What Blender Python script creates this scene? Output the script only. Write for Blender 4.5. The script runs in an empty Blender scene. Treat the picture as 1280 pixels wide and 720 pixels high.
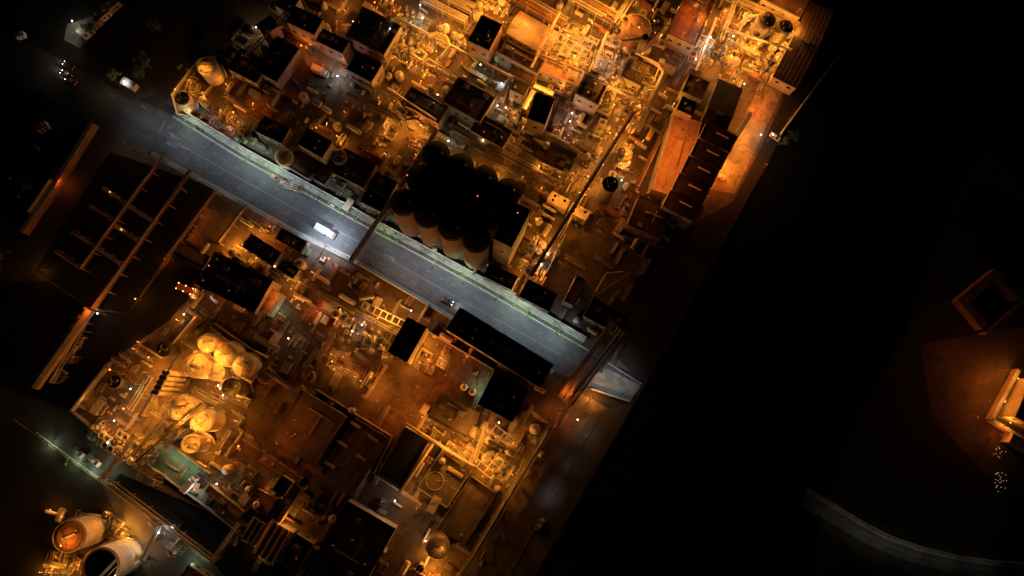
import bpy, math, random
from mathutils import Vector, Matrix
random.seed(7)
S = bpy.context.scene
col = S.collection
PI = math.pi
H = 264.0            # height of the drone, metres
FPX = 900.0          # focal length in photograph pixels
NAD = (600, 510)     # where the point straight below the drone shows in the photograph
_z = Vector((640 - NAD[0], NAD[1] - 360, FPX)).normalized()
_x = (Vector((1, 0, 0)) - _z * _z.x).normalized(); _y = _z.cross(_x)
ROT = Matrix((_x, _y, _z))                      # camera to world

def W(px, py, h=0.0):
    """the point at height h above the ground that stands at this place of the photograph"""
    d = ROT @ Vector((px - 640, 360 - py, -FPX))
    return Vector((d.x, d.y, d.z)) * ((h - H) / d.z) + Vector((0, 0, H))
def MPP(px, py, h=0.0):
    a = W(px, py, h); return ((W(px + 1, py, h) - a).length + (W(px, py + 1, h) - a).length) / 2

# ------------------------------------------------------------------ materials
TAB = {
 # name: (colour, colour2, rough, metal, scale, bump)
 'soil': ((.022, .019, .016), (.042, .036, .028), .95, 0, .05, .3),
 'grass': ((.085, .083, .055), (.06, .058, .036), .95, 0, .6, .5),
 'kerb': ((.46, .46, .42), (.30, .30, .27), .8, 0, 1.2, .1),
 'paint': ((.22, .22, .215), (.09, .09, .09), .7, 0, 3, .0),
 'wall_concrete': ((.28, .25, .22), (.16, .145, .125), .85, 0, .35, .2),
 'wall_metal': ((.46, .44, .39), (.30, .28, .24), .55, .1, .3, .1),
 'wall_brick': ((.27, .15, .10), (.18, .10, .07), .85, 0, .8, .2),
 'roof_tar': ((.034, .030, .027), (.017, .015, .014), .95, 0, .25, .2),
 'roof_brown': ((.085, .060, .044), (.042, .030, .024), .85, 0, .22, .2),
 'roof_metal': ((.36, .33, .29), (.22, .19, .16), .6, .15, .2, .1),
 'roof_rust': ((.24, .125, .075), (.13, .066, .042), .8, .0, .25, .2),
 'roof_light': ((.40, .33, .26), (.26, .20, .15), .7, 0, .2, .1),
 'steel': ((.30, .29, .27), (.17, .14, .11), .45, .5, 1.2, .1),
 'steel_pale': ((.60, .58, .52), (.36, .32, .26), .4, .35, 1.0, .1),
 'steel_dark': ((.075, .07, .065), (.04, .035, .03), .6, .3, .8, .1),
 'insulation': ((.55, .52, .45), (.38, .34, .27), .35, .5, 1.5, .15),
 'tank_cream': ((.58, .50, .38), (.30, .23, .15), .55, 0, .3, .1),
 'tank_white': ((.74, .74, .70), (.55, .54, .48), .5, 0, .25, .05),
 'rust': ((.24, .10, .05), (.13, .06, .035), .85, .1, .9, .3),
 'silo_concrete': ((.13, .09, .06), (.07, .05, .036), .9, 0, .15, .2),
 'yellow_paint': ((.62, .42, .06), (.45, .28, .05), .6, 0, 1, .05),
 'glass': ((.02, .025, .03), (.03, .035, .04), .12, 0, 1, 0),
 'rubber': ((.02, .02, .02), (.03, .03, .03), .9, 0, 2, 0),
 'white_paint': ((.86, .86, .84), (.78, .78, .75), .4, 0, .8, 0),
 'red_paint': ((.25, .02, .015), (.18, .02, .015), .35, 0, 1, 0),
 'dark_paint': ((.03, .03, .035), (.045, .045, .05), .3, 0, 1, 0),
 'silver_paint': ((.42, .43, .45), (.36, .37, .38), .3, .4, 1, 0),
 'orange_paint': ((.60, .20, .04), (.42, .14, .03), .5, 0, 1, 0),
 'green_paint': ((.15, .19, .12), (.045, .075, .035), .7, 0, .18, .1),
 'bark': ((.10, .07, .05), (.06, .04, .03), .95, 0, 2, .4),
 'leaf': ((.05, .10, .03), (.09, .14, .04), .8, 0, .9, 0),
 'water': ((.006, .009, .010), (.010, .013, .013), .12, 0, .1, .4),
 'sludge': ((.055, .045, .035), (.10, .08, .06), .5, 0, .18, .3),
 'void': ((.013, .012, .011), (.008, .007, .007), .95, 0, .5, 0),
 'crate': ((.36, .24, .12), (.25, .16, .08), .9, 0, 1.5, .1),
}
MC = {}
def M(n):
    if n in MC: return MC[n]
    c1, c2, ro, me, sc, bu = TAB[n]
    m = bpy.data.materials.new(n); m.use_nodes = True
    nt = m.node_tree; N = nt.nodes; Lk = nt.links
    b = N['Principled BSDF']
    g = N.new('ShaderNodeNewGeometry')
    a = N.new('ShaderNodeTexNoise'); a.inputs['Scale'].default_value = sc; a.inputs['Detail'].default_value = 8; a.inputs['Roughness'].default_value = .65
    Lk.new(g.outputs['Position'], a.inputs['Vector'])
    r = N.new('ShaderNodeValToRGB'); r.color_ramp.elements[0].position = .35; r.color_ramp.elements[1].position = .66
    r.color_ramp.elements[0].color = (*c2, 1); r.color_ramp.elements[1].color = (*c1, 1)
    Lk.new(a.outputs['Fac'], r.inputs['Fac'])
    # fine speckle on top
    a2 = N.new('ShaderNodeTexNoise'); a2.inputs['Scale'].default_value = sc * 9 + 1; a2.inputs['Detail'].default_value = 4
    Lk.new(g.outputs['Position'], a2.inputs['Vector'])
    mr = N.new('ShaderNodeMapRange'); mr.inputs['From Min'].default_value = .3; mr.inputs['From Max'].default_value = .7
    mr.inputs['To Min'].default_value = .72; mr.inputs['To Max'].default_value = 1.12
    Lk.new(a2.outputs['Fac'], mr.inputs['Value'])
    mx = N.new('ShaderNodeMix'); mx.data_type = 'RGBA'; mx.blend_type = 'MULTIPLY'; mx.inputs['Factor'].default_value = 1
    Lk.new(r.outputs['Color'], mx.inputs[6]); Lk.new(mr.outputs['Result'], mx.inputs[7])
    Lk.new(mx.outputs[2], b.inputs['Base Color'])
    b.inputs['Roughness'].default_value = ro; b.inputs['Metallic'].default_value = me
    if ro > .9: b.inputs['Specular IOR Level'].default_value = .15
    if bu:
        bp = N.new('ShaderNodeBump'); bp.inputs['Strength'].default_value = bu; bp.inputs['Distance'].default_value = .1
        Lk.new(a2.outputs['Fac'], bp.inputs['Height']); Lk.new(bp.outputs['Normal'], b.inputs['Normal'])
    MC[n] = m
    return m

def ground_mat(n, c1, c2, stain, jx, jy, rot, jc, sc=.035, rough=.9):
    """large pavement: patches, oil stains, cracks and slab joints, all in world metres"""
    m = bpy.data.materials.new(n); m.use_nodes = True
    nt = m.node_tree; N = nt.nodes; Lk = nt.links
    b = N['Principled BSDF']; b.inputs['Roughness'].default_value = rough
    g = N.new('ShaderNodeNewGeometry')
    mp = N.new('ShaderNodeMapping'); mp.inputs['Rotation'].default_value = (0, 0, rot)
    Lk.new(g.outputs['Position'], mp.inputs['Vector'])
    def noise(s, d=8, dist=0, src=g.outputs['Position']):
        t = N.new('ShaderNodeTexNoise'); t.inputs['Scale'].default_value = s; t.inputs['Detail'].default_value = d
        t.inputs['Roughness'].default_value = .62; t.inputs['Distortion'].default_value = dist
        Lk.new(src, t.inputs['Vector']); return t.outputs['Fac']
    def ramp(src, p0, p1, ca, cb):
        r = N.new('ShaderNodeValToRGB'); r.color_ramp.elements[0].position = p0; r.color_ramp.elements[1].position = p1
        r.color_ramp.elements[0].color = (*ca, 1); r.color_ramp.elements[1].color = (*cb, 1)
        Lk.new(src, r.inputs['Fac']); return r.outputs['Color']
    def mul(a_, b_, f=1.):
        x = N.new('ShaderNodeMix'); x.data_type = 'RGBA'; x.blend_type = 'MULTIPLY'; x.inputs['Factor'].default_value = f
        Lk.new(a_, x.inputs[6]); Lk.new(b_, x.inputs[7]); return x.outputs[2]
    c = ramp(noise(sc, 9, .4), .36, .62, c2, c1)
    c = mul(c, ramp(noise(.22, 9, 1.2), .40, .52, (stain,) * 3, (1, 1, 1)))
    c = mul(c, ramp(noise(2.4, 5), .3, .7, (.7, .7, .7), (1.1, 1.1, 1.1)))
    br = N.new('ShaderNodeTexBrick'); br.inputs['Scale'].default_value = 1; br.inputs['Brick Width'].default_value = jx; br.inputs['Row Height'].default_value = jy
    br.inputs['Mortar Size'].default_value = .09; br.inputs['Color1'].default_value = (1, 1, 1, 1); br.inputs['Color2'].default_value = (.74, .74, .74, 1); br.inputs['Mortar'].default_value = (jc, jc, jc, 1)
    Lk.new(mp.outputs['Vector'], br.inputs['Vector'])
    c = mul(c, br.outputs['Color'])
    Lk.new(c, b.inputs['Base Color'])
    bp = N.new('ShaderNodeBump'); bp.inputs['Strength'].default_value = .25; bp.inputs['Distance'].default_value = .1
    Lk.new(noise(1.7, 6), bp.inputs['Height']); Lk.new(bp.outputs['Normal'], b.inputs['Normal'])
    MC[n] = m
    return m
ground_mat('yard', (.145, .102, .070), (.060, .041, .028), .62, 9, 6, math.radians(31), .45)
ground_mat('road', (.085, .085, .088), (.050, .050, .054), .78, 60, 3.4, math.radians(30), .82, .02)
ground_mat('lane', (.10, .085, .07), (.05, .042, .035), .6, 24, 8, math.radians(-60), .6)
ground_mat('footway', (.36, .36, .30), (.20, .21, .165), .6, 2.2, 1.5, math.radians(30), .6, .06)
ground_mat('quay', (.075, .060, .048), (.045, .035, .028), .7, 12, 7, math.radians(-60), .6)

def emis(n, c, s):
    if n in MC: return MC[n]
    m = bpy.data.materials.new(n); m.use_nodes = True; b = m.node_tree.nodes['Principled BSDF']
    b.inputs['Base Color'].default_value = (.8, .8, .8, 1)
    b.inputs['Emission Color'].default_value = (*c, 1); b.inputs['Emission Strength'].default_value = s
    try: m.cycles.emission_sampling = 'NONE'
    except Exception: pass
    MC[n] = m; return m

# ------------------------------------------------------------------ mesh builder
class MB:
    def __init__(s): s.v = []; s.f = []; s.sm = []
    def add(s, vs, fs, smooth=False):
        o = len(s.v); s.v += [tuple(v) for v in vs]
        for f in fs: s.f.append(tuple(i + o for i in f)); s.sm.append(smooth)
    def box(s, c, d, rz=0, bev=0):
        x, y, z = d[0] / 2, d[1] / 2, d[2] / 2
        ca, sa = math.cos(rz), math.sin(rz); vs = []
        for dz in (-z, z):
            for dx, dy in ((-x, -y), (x, -y), (x, y), (-x, y)):
                vs.append((c[0] + dx * ca - dy * sa, c[1] + dx * sa + dy * ca, c[2] + dz))
        s.add(vs, [(3, 2, 1, 0), (4, 5, 6, 7), (0, 1, 5, 4), (1, 2, 6, 5), (2, 3, 7, 6), (3, 0, 4, 7)]); return s
    def tube(s, a, b, r, n=10, r2=None, caps=True):
        a = Vector(a); b = Vector(b); r2 = r if r2 is None else r2
        d = b - a
        if d.length < 1e-6: return s
        d.normalize(); u = d.orthogonal().normalized(); w = d.cross(u)
        A = [a + (u * math.cos(2 * PI * i / n) + w * math.sin(2 * PI * i / n)) * r for i in range(n)]
        B = [b + (u * math.cos(2 * PI * i / n) + w * math.sin(2 * PI * i / n)) * r2 for i in range(n)]
        s.add(A + B, [(i, (i + 1) % n, n + (i + 1) % n, n + i) for i in range(n)], True)
        if caps:
            s.add(A, [tuple(range(n - 1, -1, -1))]); s.add(B, [tuple(range(n))])
        return s
    def path(s, pts, r, n=8):
        for a, b in zip(pts, pts[1:]): s.tube(a, b, r, n)
        for p in pts[1:-1]: s.ball(p, r * 1.08, 8, 4)
        return s
    def lathe(s, prof, c=(0, 0, 0), n=28, smooth=True):
        vs = []; fs = []
        for r, z in prof:
            for i in range(n):
                a = 2 * PI * i / n; vs.append((c[0] + r * math.cos(a), c[1] + r * math.sin(a), c[2] + z))
        for k in range(len(prof) - 1):
            for i in range(n):
                j = (i + 1) % n
                fs.append((k * n + i, k * n + j, (k + 1) * n + j, (k + 1) * n + i))
        s.add(vs, fs, smooth); return s
    def ball(s, c, r, n=12, m=6, zs=1):
        s.lathe([(max(1e-3, r * math.sin(PI * k / m)), -r * zs * math.cos(PI * k / m)) for k in range(m + 1)], c, n); return s
    def prism(s, pts, z0, z1):
        n = len(pts)
        s.add([(p[0], p[1], z0) for p in pts] + [(p[0], p[1], z1) for p in pts],
              [tuple(range(n - 1, -1, -1)), tuple(range(n, 2 * n))] + [(i, (i + 1) % n, n + (i + 1) % n, n + i) for i in range(n)]); return s
    def build(s, name, mat, parent=None, loc=None):
        me = bpy.data.meshes.new(name); me.from_pydata(s.v, [], s.f)
        me.polygons.foreach_set('use_smooth', s.sm)
        me.materials.append(M(mat) if isinstance(mat, str) and mat in TAB else (MC[mat] if isinstance(mat, str) else mat))
        me.update()
        o = bpy.data.objects.new(name, me); col.objects.link(o)
        if parent: o.parent = parent
        if loc is not None: o.location = loc
        return o

OCC = []; PTS = []
REG = []                      # things whose label is completed from where they stand
def lerp(a, b, t): return (a[0] + (b[0] - a[0]) * t, a[1] + (b[1] - a[1]) * t)
def thing(name, label, cat, loc=(0, 0, 0), rz=0, group=None):
    o = bpy.data.objects.new(name, None); col.objects.link(o); o.empty_display_size = .5
    o.location = loc; o.rotation_euler = (0, 0, rz)
    o['label'] = label; o['category'] = cat
    if group: o['group'] = group
    return o
def struct(o): o['kind'] = 'structure'; return o
KIDS = {}
def copy_tree(o, parent=None):
    c = o.copy(); col.objects.link(c); c.parent = parent
    for ch in KIDS.get(o.name, [k for k in o.children]): copy_tree(ch, c)
    return c

# ------------------------------------------------------------------ landmarks for labels
LM = [
 (545, 235, 'the black silo block'), (408, 290, 'the white box truck'), (620, 392, 'the long roadside hall'),
 (290, 350, 'the hall beside the lorry'), (238, 363, 'the glowing lorry'),
 (503, 427, 'the black tower hall'), (540, 480, 'the orange lit yard'), (500, 575, 'the basin house'),
 (560, 600, 'the sludge basin'), (625, 560, 'the yellow lit frame'), (465, 670, 'the low dark depot'),
 (547, 684, 'the shiny domed tank'), (235, 507, 'the cream tank cluster'), (282, 450, 'the domed tank pair'),
 (212, 478, 'the slim silo rack'), (120, 490, 'the walled tank yard'), (125, 700, 'the open-topped tank'),
 (90, 660, 'the rusty-topped tank'), (220, 590, 'the green yard'), (75, 440, 'the lattice gallery'),
 (150, 290, 'the dark storage bays'), (245, 105, 'the roadside tank bund'), (315, 120, 'the rust-red yard'),
 (400, 175, 'the black square hall'), (410, 92, 'the white lit loading bay'), (418, 50, 'the tan apron'),
 (475, 45, 'the brown warehouse'), (530, 75, 'the curved yellow pipework'), (575, 25, 'the blazing yellow pipe bank'),
 (607, 42, 'the dark red roof'), (665, 40, 'the tan vaulted roof'), (702, 88, 'the pale slab roof'),
 (720, 40, 'the brightest yellow unit'), (795, 38, 'the big brown tank'), (812, 88, 'the bright bent pipe'),
 (763, 112, 'the yellow vessel rows'), (675, 135, 'the black tower roof'), (620, 110, 'the white lit shed'),
 (705, 155, 'the grey pipe cluster'), (712, 252, 'the pale twin filter house'), (763, 230, 'the dark round tower'),
 (780, 193, 'the yellow ringed tank'), (680, 315, 'the glittering skid'), (840, 195, 'the long orange roof'),
 (890, 200, 'the sawtooth dark shed'), (920, 180, 'the bright orange lane'), (885, 60, 'the grey silver unit'),
 (945, 45, 'the yellow coastal unit'), (1020, 50, 'the coastal warehouse'), (740, 450, 'the wide pipe bridge'),
 (720, 590, 'the quay road'), (1258, 500, 'the glowing right-edge building'), (1230, 380, 'the dim square court'),
 (465, 285, 'the narrow pipe bridge'), (335, 205, 'the kerbside wall'), (350, 600, 'the tan office block'),
 (330, 680, 'the ribbed roofs'), (378, 530, 'the dim brown roof'), (455, 560, 'the dashed roof'),
 (460, 400, 'the sparkling machinery yard'), (505, 160, 'the silo-side orange yard'), (100, 90, 'the dark road junction'),
 (570, 130, 'the dim red roof')]
def where(px, py, skip=''):
    b = min((l for l in LM if l[2] != skip), key=lambda l: (l[0] - px) ** 2 + (l[1] - py) ** 2)
    dx, dy = px - b[0], py - b[1]
    if math.hypot(dx, dy) < 9: return 'beside ' + b[2]
    h = 'left of' if dx < 0 else 'right of'; v = 'above' if dy < 0 else 'below'
    if abs(dx) > 2 * abs(dy): d = h
    elif abs(dy) > 2 * abs(dx): d = v
    else: d = v + '-' + h
    return d + ' ' + b[2]
def reg(o, look, px, py, grp):
    REG.append((o, look, px, py, grp))

# ------------------------------------------------------------------ lamps
SOD = (1.0, .185, .017); YEL = (1.0, .335, .034); NEU = (1, .93, .72); WHI = (.80, .95, 1.0); GRN = (.72, 1.0, .62); BLU = (.72, .84, 1.0); WRM = (1, .62, .3)
CN = {SOD: 'orange', YEL: 'yellow', WHI: 'white', GRN: 'greenish white', BLU: 'cool white', WRM: 'warm white', NEU: 'pale'}
PG = 1.0
LD = {}
PROTO = {}
def lamp(px, py, p=4000, c=SOD, h=7.0, kind='post', dot=True, aim=None):
    """post lamp with a glowing globe, or a shielded street lantern"""
    key = (kind, c, round(h, 1), dot)
    if key not in PROTO:
        t = thing('street_lamp' if kind == 'street' else 'yard_lamp', '', 'lamp')
        m = MB().tube((0, 0, 0), (0, 0, h), .09, 8, .06); m.lathe([(.22, 0), (.22, .25), (.1, .3)], (0, 0, 0), 8); m.build('post', 'steel', t)
        if kind == 'street':
            MB().tube((0, 0, h - .05), (2.0, 0, h + .25), .05, 6).build('arm', 'steel', t)
            hd = MB().box((2.3, 0, h + .25), (.9, .34, .14)).build('lamp_head', 'steel', t)
            MB().box((2.3, 0, h + .165), (.7, .24, .02)).build('lens', emis('lens_' + CN[c], c, 12), hd)
        else:
            MB().tube((0, 0, h - .1), (.55, 0, h), .04, 6).build('arm', 'steel', t)
            if dot:
                MB().ball((.6, 0, h + .1), .24, 12, 6).build('globe', emis('globe_' + CN[c], tuple(min(1, x * 1.0 + .08) for x in c), 9 if c not in (SOD, YEL) else 3.2), t)
            else:
                hd = MB().lathe([(.02, .3), (.3, .12), (.34, 0), (.02, .0)], (.6, 0, h), 12).build('lamp_head', 'steel', t)
                MB().ball((.6, 0, h - .06), .12, 8, 4).build('bulb', emis('globe_' + CN[c], c, 9), hd)
        PROTO[key] = t; KIDS[t.name] = list(t.children)
        o = t
    else: o = copy_tree(PROTO[key])
    loc = W(px, py, h); loc.z = 0; o.location = loc
    rz = random.uniform(0, 6.28) if aim is None else aim
    o.rotation_euler.z = rz
    lk = (kind, c, p, h)
    if lk not in LD:
        if kind == 'street':
            l = bpy.data.lights.new('lantern_light', 'SPOT'); l.spot_size = math.radians(128); l.spot_blend = .6; l.energy = p * PG * 1.0
        else:
            l = bpy.data.lights.new('lamp_light', 'POINT'); l.energy = p * PG
        l.shadow_soft_size = .18; l.color = c; LD[lk] = l
    lo = bpy.data.objects.new('lamp_light', LD[lk]); col.objects.link(lo); lo.parent = o
    lo.location = (2.3, 0, h - .05) if kind == 'street' else (.6, 0, h - .42)
    nm = CN[c] + (' street lantern' if kind == 'street' else ' yard lamp')
    reg(o, nm, px, py, CN[c] + ' lamps')
    return o
def beacon(px, py, h, c=(1, .05, .08), name='red'):
    o = thing('warning_light', '', 'light', W(px, py, h) - Vector((0, 0, 1.2)))
    MB().tube((0, 0, 0), (0, 0, 1), .05, 6).build('stem', 'steel', o)
    MB().ball((0, 0, 1.2), .22, 10, 5).build('globe', emis('globe_red', (1, .10, .12), 2.5), o)
    reg(o, 'small red warning light', px, py, 'red warning lights')

# ------------------------------------------------------------------ buildings
def quad(p1, p2, w):
    dx, dy = p2[0] - p1[0], p2[1] - p1[1]; L = math.hypot(dx, dy)
    n = (-dy / L * w, dx / L * w)
    return [p1, p2, (p2[0] + n[0], p2[1] + n[1]), (p1[0] + n[0], p1[1] + n[1])]
def building(label, p1, p2, w, h, roof='roof_tar', wall='wall_concrete', style='flat', cat='building', name='industrial_hall', units=2, wins=4, seed=None, doors=1, sky=0):
    rnd = random.Random(int(p1[0] * 13 + p1[1] * 7)); OCC.append(quad(p1, p2, w))
    f_ = 1 - h / H; OCC.append([(NAD[0] + (x - NAD[0]) * f_, NAD[1] + (y - NAD[1]) * f_) for x, y in quad(p1, p2, w)])
    q = [W(x, y, h) for x, y in quad(p1, p2, w)]
    c = sum(q, Vector()) / 4; L = (q[1] - q[0]).length; D = (q[2] - q[1]).length
    d = q[1] - q[0]; rz = math.atan2(d.y, d.x)
    t = thing(name, label, cat, (c.x, c.y, 0), rz)
    m = MB(); m.box((0, 0, h / 2 - .05), (L, D, h - .1)); 
    m.box((0, 0, .3), (L + .16, D + .16, .6))          # plinth
    if wall == 'wall_metal':
        k = int(L / 3)
        for i in range(k + 1):
            x = -L / 2 + .2 + i * (L - .4) / max(1, k)
            for y in (-D / 2 - .04, D / 2 + .04): m.box((x, y, h / 2 + .25), (.12, .1, h - .6))
    wl = m.build('wall', wall, t)
    if style == 'flat':
        r = MB().box((0, 0, h), (L - .5, D - .5, .12)); ro = r.build('roof', roof, t)
        m = MB()
        for (x, y, a, b) in ((0, D / 2 - .12, L + .1, .34), (0, -D / 2 + .12, L + .1, .34)): m.box((x, y, h + .2), (a, b, .6))
        for (x, y, a, b) in ((L / 2 - .12, 0, .34, D - .45), (-L / 2 + .12, 0, .34, D - .45)): m.box((x, y, h + .2), (a, b, .598))
        m.build('parapet', 'roof_tar' if roof == 'roof_tar' else ('roof_brown' if roof in ('roof_brown', 'roof_rust', 'void') else wall), t)
        m = MB(); ns = max(1, int(L / 2.6))
        for i in range(ns): m.box((-L / 2 + (i + .5) * L / ns, 0, h + .075), (.09, D - .6, .05))
        m.build('roof_seams', 'steel_dark', ro)
        if units > 1:
            y = rnd.uniform(-.3, .3) * D; MB().box((rnd.uniform(-.1, .1) * L, y, h + .45), (L * .5, .5, .4)).box((L * .1, y * .4, h + .4), (.45, D * .4, .35)).build('roof_duct', 'steel', ro)
        for i in range(units):
            x = rnd.uniform(-L / 2 + 1.5, L / 2 - 1.5); y = rnd.uniform(-D / 2 + 1.5, D / 2 - 1.5)
            k = rnd.random()
            if k < .5:
                a, b = rnd.uniform(1.2, 2.4), rnd.uniform(1, 1.8)
                u = MB().box((x, y, h + .65), (a, b, 1.1)).box((x, y, h + 1.22), (a * 1.08, b * 1.08, .06)).build('roof_unit', 'steel', ro)
            else:
                MB().lathe([(.3, 0), (.3, .5), (.5, .55), (.42, .85), (.02, .95)], (x, y, h + .06), 12).build('roof_vent', 'steel', ro)
    elif style == 'gable':
        m = MB(); rise = min(2.2, D * .13); o = .4
        vs = []
        for x in (-L / 2 - o, L / 2 + o):
            vs += [(x, -D / 2 - o, h - .1), (x, 0, h + rise), (x, D / 2 + o, h - .1), (x, D / 2 + o, h - .35), (x, 0, h + rise - .25), (x, -D / 2 - o, h - .35)]
        m.add(vs, [(0, 1, 7, 6), (1, 2, 8, 7), (2, 3, 9, 8), (3, 4, 10, 9), (4, 5, 11, 10), (5, 0, 6, 11), (0, 5, 4, 1), (1, 4, 3, 2), (6, 7, 10, 11), (7, 8, 9, 10)])
        k = max(2, int(L / 1.6))
        for i in range(k + 1):
            x = -L / 2 + i * L / k
            for sy in (-1, 1):
                m.tube((x, 0, h + rise + .03), (x, sy * (D / 2 + o), h - .07), .07, 4)
        ro = m.build('roof', roof, t)
        m = MB()
        for i in range(max(1, int(L / 9))):
            m.box((-L / 2 + 4.5 + i * 9, 0, h + rise + .25), (3.2, 1, .5))
        m.build('ridge_vent', 'steel', ro)
        MB().add([(-L / 2, -D / 2, h - .12), (-L / 2, 0, h + rise - .26), (-L / 2, D / 2, h - .12)], [(0, 1, 2)])
    elif style == 'ribbed':
        m = MB(); n = max(3, int(L / 1.9)); st = L / n
        for i in range(n):
            x0 = -L / 2 + i * st; x1 = x0 + st
            m.add([(x0, -D / 2, h), (x0 + st * .5, -D / 2, h + .9), (x1, -D / 2, h), (x0, D / 2, h), (x0 + st * .5, D / 2, h + .9), (x1, D / 2, h)],
                  [(0, 1, 4, 3), (1, 2, 5, 4), (0, 2, 1), (3, 4, 5)])
        ro = m.build('roof', roof, t)
    elif style == 'vault':
        m = MB(); n = 14; rise = D * .16; vs = []
        for x in (-L / 2 - .3, L / 2 + .3):
            for i in range(n + 1):
                a = -1 + 2 * i / n; vs.append((x, a * (D / 2 + .3), h + rise * (1 - a * a)))
        m.add(vs, [(i, i + 1, n + 2 + i, n + 1 + i) for i in range(n)], True)
        for x in (-L / 2 - .3, L / 2 + .3):
            m.add([(x, (-1 + 2 * i / n) * (D / 2 + .3), h + rise * (1 - (-1 + 2 * i / n) ** 2)) for i in range(n + 1)], [tuple(range(n + 1))])
        ro = m.build('roof', roof, t)
    for i in range(sky):
        x = -L / 2 + (i + .5) * L / sky
        MB().box((x, 0, h + .35), (.7 if sky > 2 else 1.2, D * .55, .5)).build('skylight', 'roof_light', ro)
    # windows and doors on the long walls
    if wins:
        for s_ in (1, -1):
            k = max(1, min(wins, int(L / 3.5)))
            for i in range(k):
                x = -L / 2 + (i + .5) * L / k
                z = min(h - 1.5, 2.2 if h < 6 else h * .62)
                MB().box((x, s_ * (D / 2 + .05), z), (1.5, .1, 1.1)).build('window', 'glass', t)
    if doors:
        MB().box((L / 2 + .06, rnd.uniform(-.25, .25) * D, 1.9), (.12, min(3.6, D * .5), 3.6)).build('roller_door', 'steel', t)
    return t

# ------------------------------------------------------------------ tanks, vessels, racks
def tank(label, px, py, r_px, h, top='cone', shell='tank_cream', roofm=None, name='storage_tank', rail=True, auto=None):
    f = MPP(px, py, h); r = r_px * f
    c = W(px, py, h); PTS.append((px, py, r_px + 4)); f_ = 1 - h / H; PTS.append((NAD[0] + (px - NAD[0]) * f_, NAD[1] + (py - NAD[1]) * f_, r_px + 4))
    t = thing(name, label or '', 'tank', (c.x, c.y, 0), random.uniform(-.5, .9))
    m = MB().lathe([(r, 0), (r, h)], n=44)
    k = max(2, int(h / 2.4))
    for i in range(1, k): m.lathe([(r, i * h / k - .06), (r + .06, i * h / k - .05), (r + .06, i * h / k + .05), (r, i * h / k + .06)], n=44)
    m.build('shell', shell, t)
    rm = roofm or shell
    if top == 'cone':
        m = MB().lathe([(r + .08, h), (r + .08, h + .12), (.4, h + r * .16), (.01, h + r * .16)], n=44, smooth=True)
        for i in range(16):
            a = i * PI / 8; m.tube((r * .98 * math.cos(a), r * .98 * math.sin(a), h + .16), (.45 * math.cos(a), .45 * math.sin(a), h + r * .16 + .03), .05, 4)
        for q in (.45, .72): m.lathe([(r * q, h + r * .16 * (1 - q) + .13), (r * q + .12, h + r * .16 * (1 - q) + .17), (r * q + .24, h + r * .16 * (1 - q) + .11)], n=44)
        ro = m.build('roof', rm, t)
    elif top == 'dome':
        ro = MB().lathe([(r * math.cos(a), h + r * .42 * math.sin(a)) for a in [i * PI / 20 for i in range(10)]] + [(.01, h + r * .42)], n=44)
        for i in range(10):
            a = i * PI / 5
            for u in range(6):
                e0, e1 = u * PI / 14, (u + 1) * PI / 14
                ro.tube((r * math.cos(e0) * math.cos(a), r * math.cos(e0) * math.sin(a), h + r * .42 * math.sin(e0)), (r * math.cos(e1) * math.cos(a), r * math.cos(e1) * math.sin(a), h + r * .42 * math.sin(e1)), .09, 4)
        ro = ro.build('roof', rm, t)
    elif top == 'flat':
        ro = MB().lathe([(r, h), (r - .25, h + .02), (r - .3, h - .3), (.01, h - .28)], n=44).build('roof', rm, t)
    elif top == 'open':
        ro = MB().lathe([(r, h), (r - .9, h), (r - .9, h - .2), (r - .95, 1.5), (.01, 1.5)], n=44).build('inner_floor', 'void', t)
        MB().box((0, -r * .35, h - .4), (r * 1.7, .9, .15)).box((0, -r * .62, h - .4), (r * 1.45, .3, .3)).build('bridge', 'steel_pale', t)
        MB().lathe([(r, h), (r + .15, h + .12), (r - .8, h + .12), (r - .85, h)], n=44).build('rim_walkway', 'rust', t)
    if top != 'open':
        MB().box((0, 0, h + r * (.2 if top == 'cone' else .46 if top == 'dome' else .1) + .25), (r * .9, .7, .1)).box((-r * .42, r * .3, h + r * .22 + .2), (.12, r * .6, .5)).build('roof_walkway', 'steel', ro)
        MB().lathe([(.3, 0), (.3, .5), (.45, .5), (.45, .6), (.01, .62)], (r * .5, r * .2, h + r * .05), 12).build('hatch', 'steel', ro)
        MB().lathe([(.15, 0), (.15, .8), (.28, .8), (.01, 1)], (-r * .3, -r * .4, h + r * .06), 10).build('vent', 'steel', ro)
    if rail:
        m = MB(); n = 24
        for z in (.55, 1.05): 
            for i in range(n):
                a, b = 2 * PI * i / n, 2 * PI * (i + 1) / n
                m.tube((r * math.cos(a), r * math.sin(a), h + z), (r * math.cos(b), r * math.sin(b), h + z), .035, 4, caps=False)
        for i in range(n):
            a = 2 * PI * i / n; m.tube((r * math.cos(a), r * math.sin(a), h), (r * math.cos(a), r * math.sin(a), h + 1.05), .035, 4, caps=False)
        m.build('railing', 'steel_pale', t)
        m = MB(); k = max(10, int(h * 2)); vs = []      # spiral stair, one ribbon of treads
        for i in range(k + 1):
            a = i * .5 / max(r, 1); z = .1 + i * (h - .1) / k
            vs += [((r + .1) * math.cos(a), (r + .1) * math.sin(a), z), ((r + .9) * math.cos(a), (r + .9) * math.sin(a), z), ((r + .9) * math.cos(a), (r + .9) * math.sin(a), z - .15), ((r + .1) * math.cos(a), (r + .1) * math.sin(a), z - .15)]
        m.add(vs, [(4 * i + q, 4 * i + (q + 1) % 4, 4 * i + 4 + (q + 1) % 4, 4 * i + 4 + q) for i in range(k) for q in range(4)])
        m.build('stair', 'steel', t)
    if not label: reg(t, auto or 'round storage tank', px, py, 'storage tanks')
    return t

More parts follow.
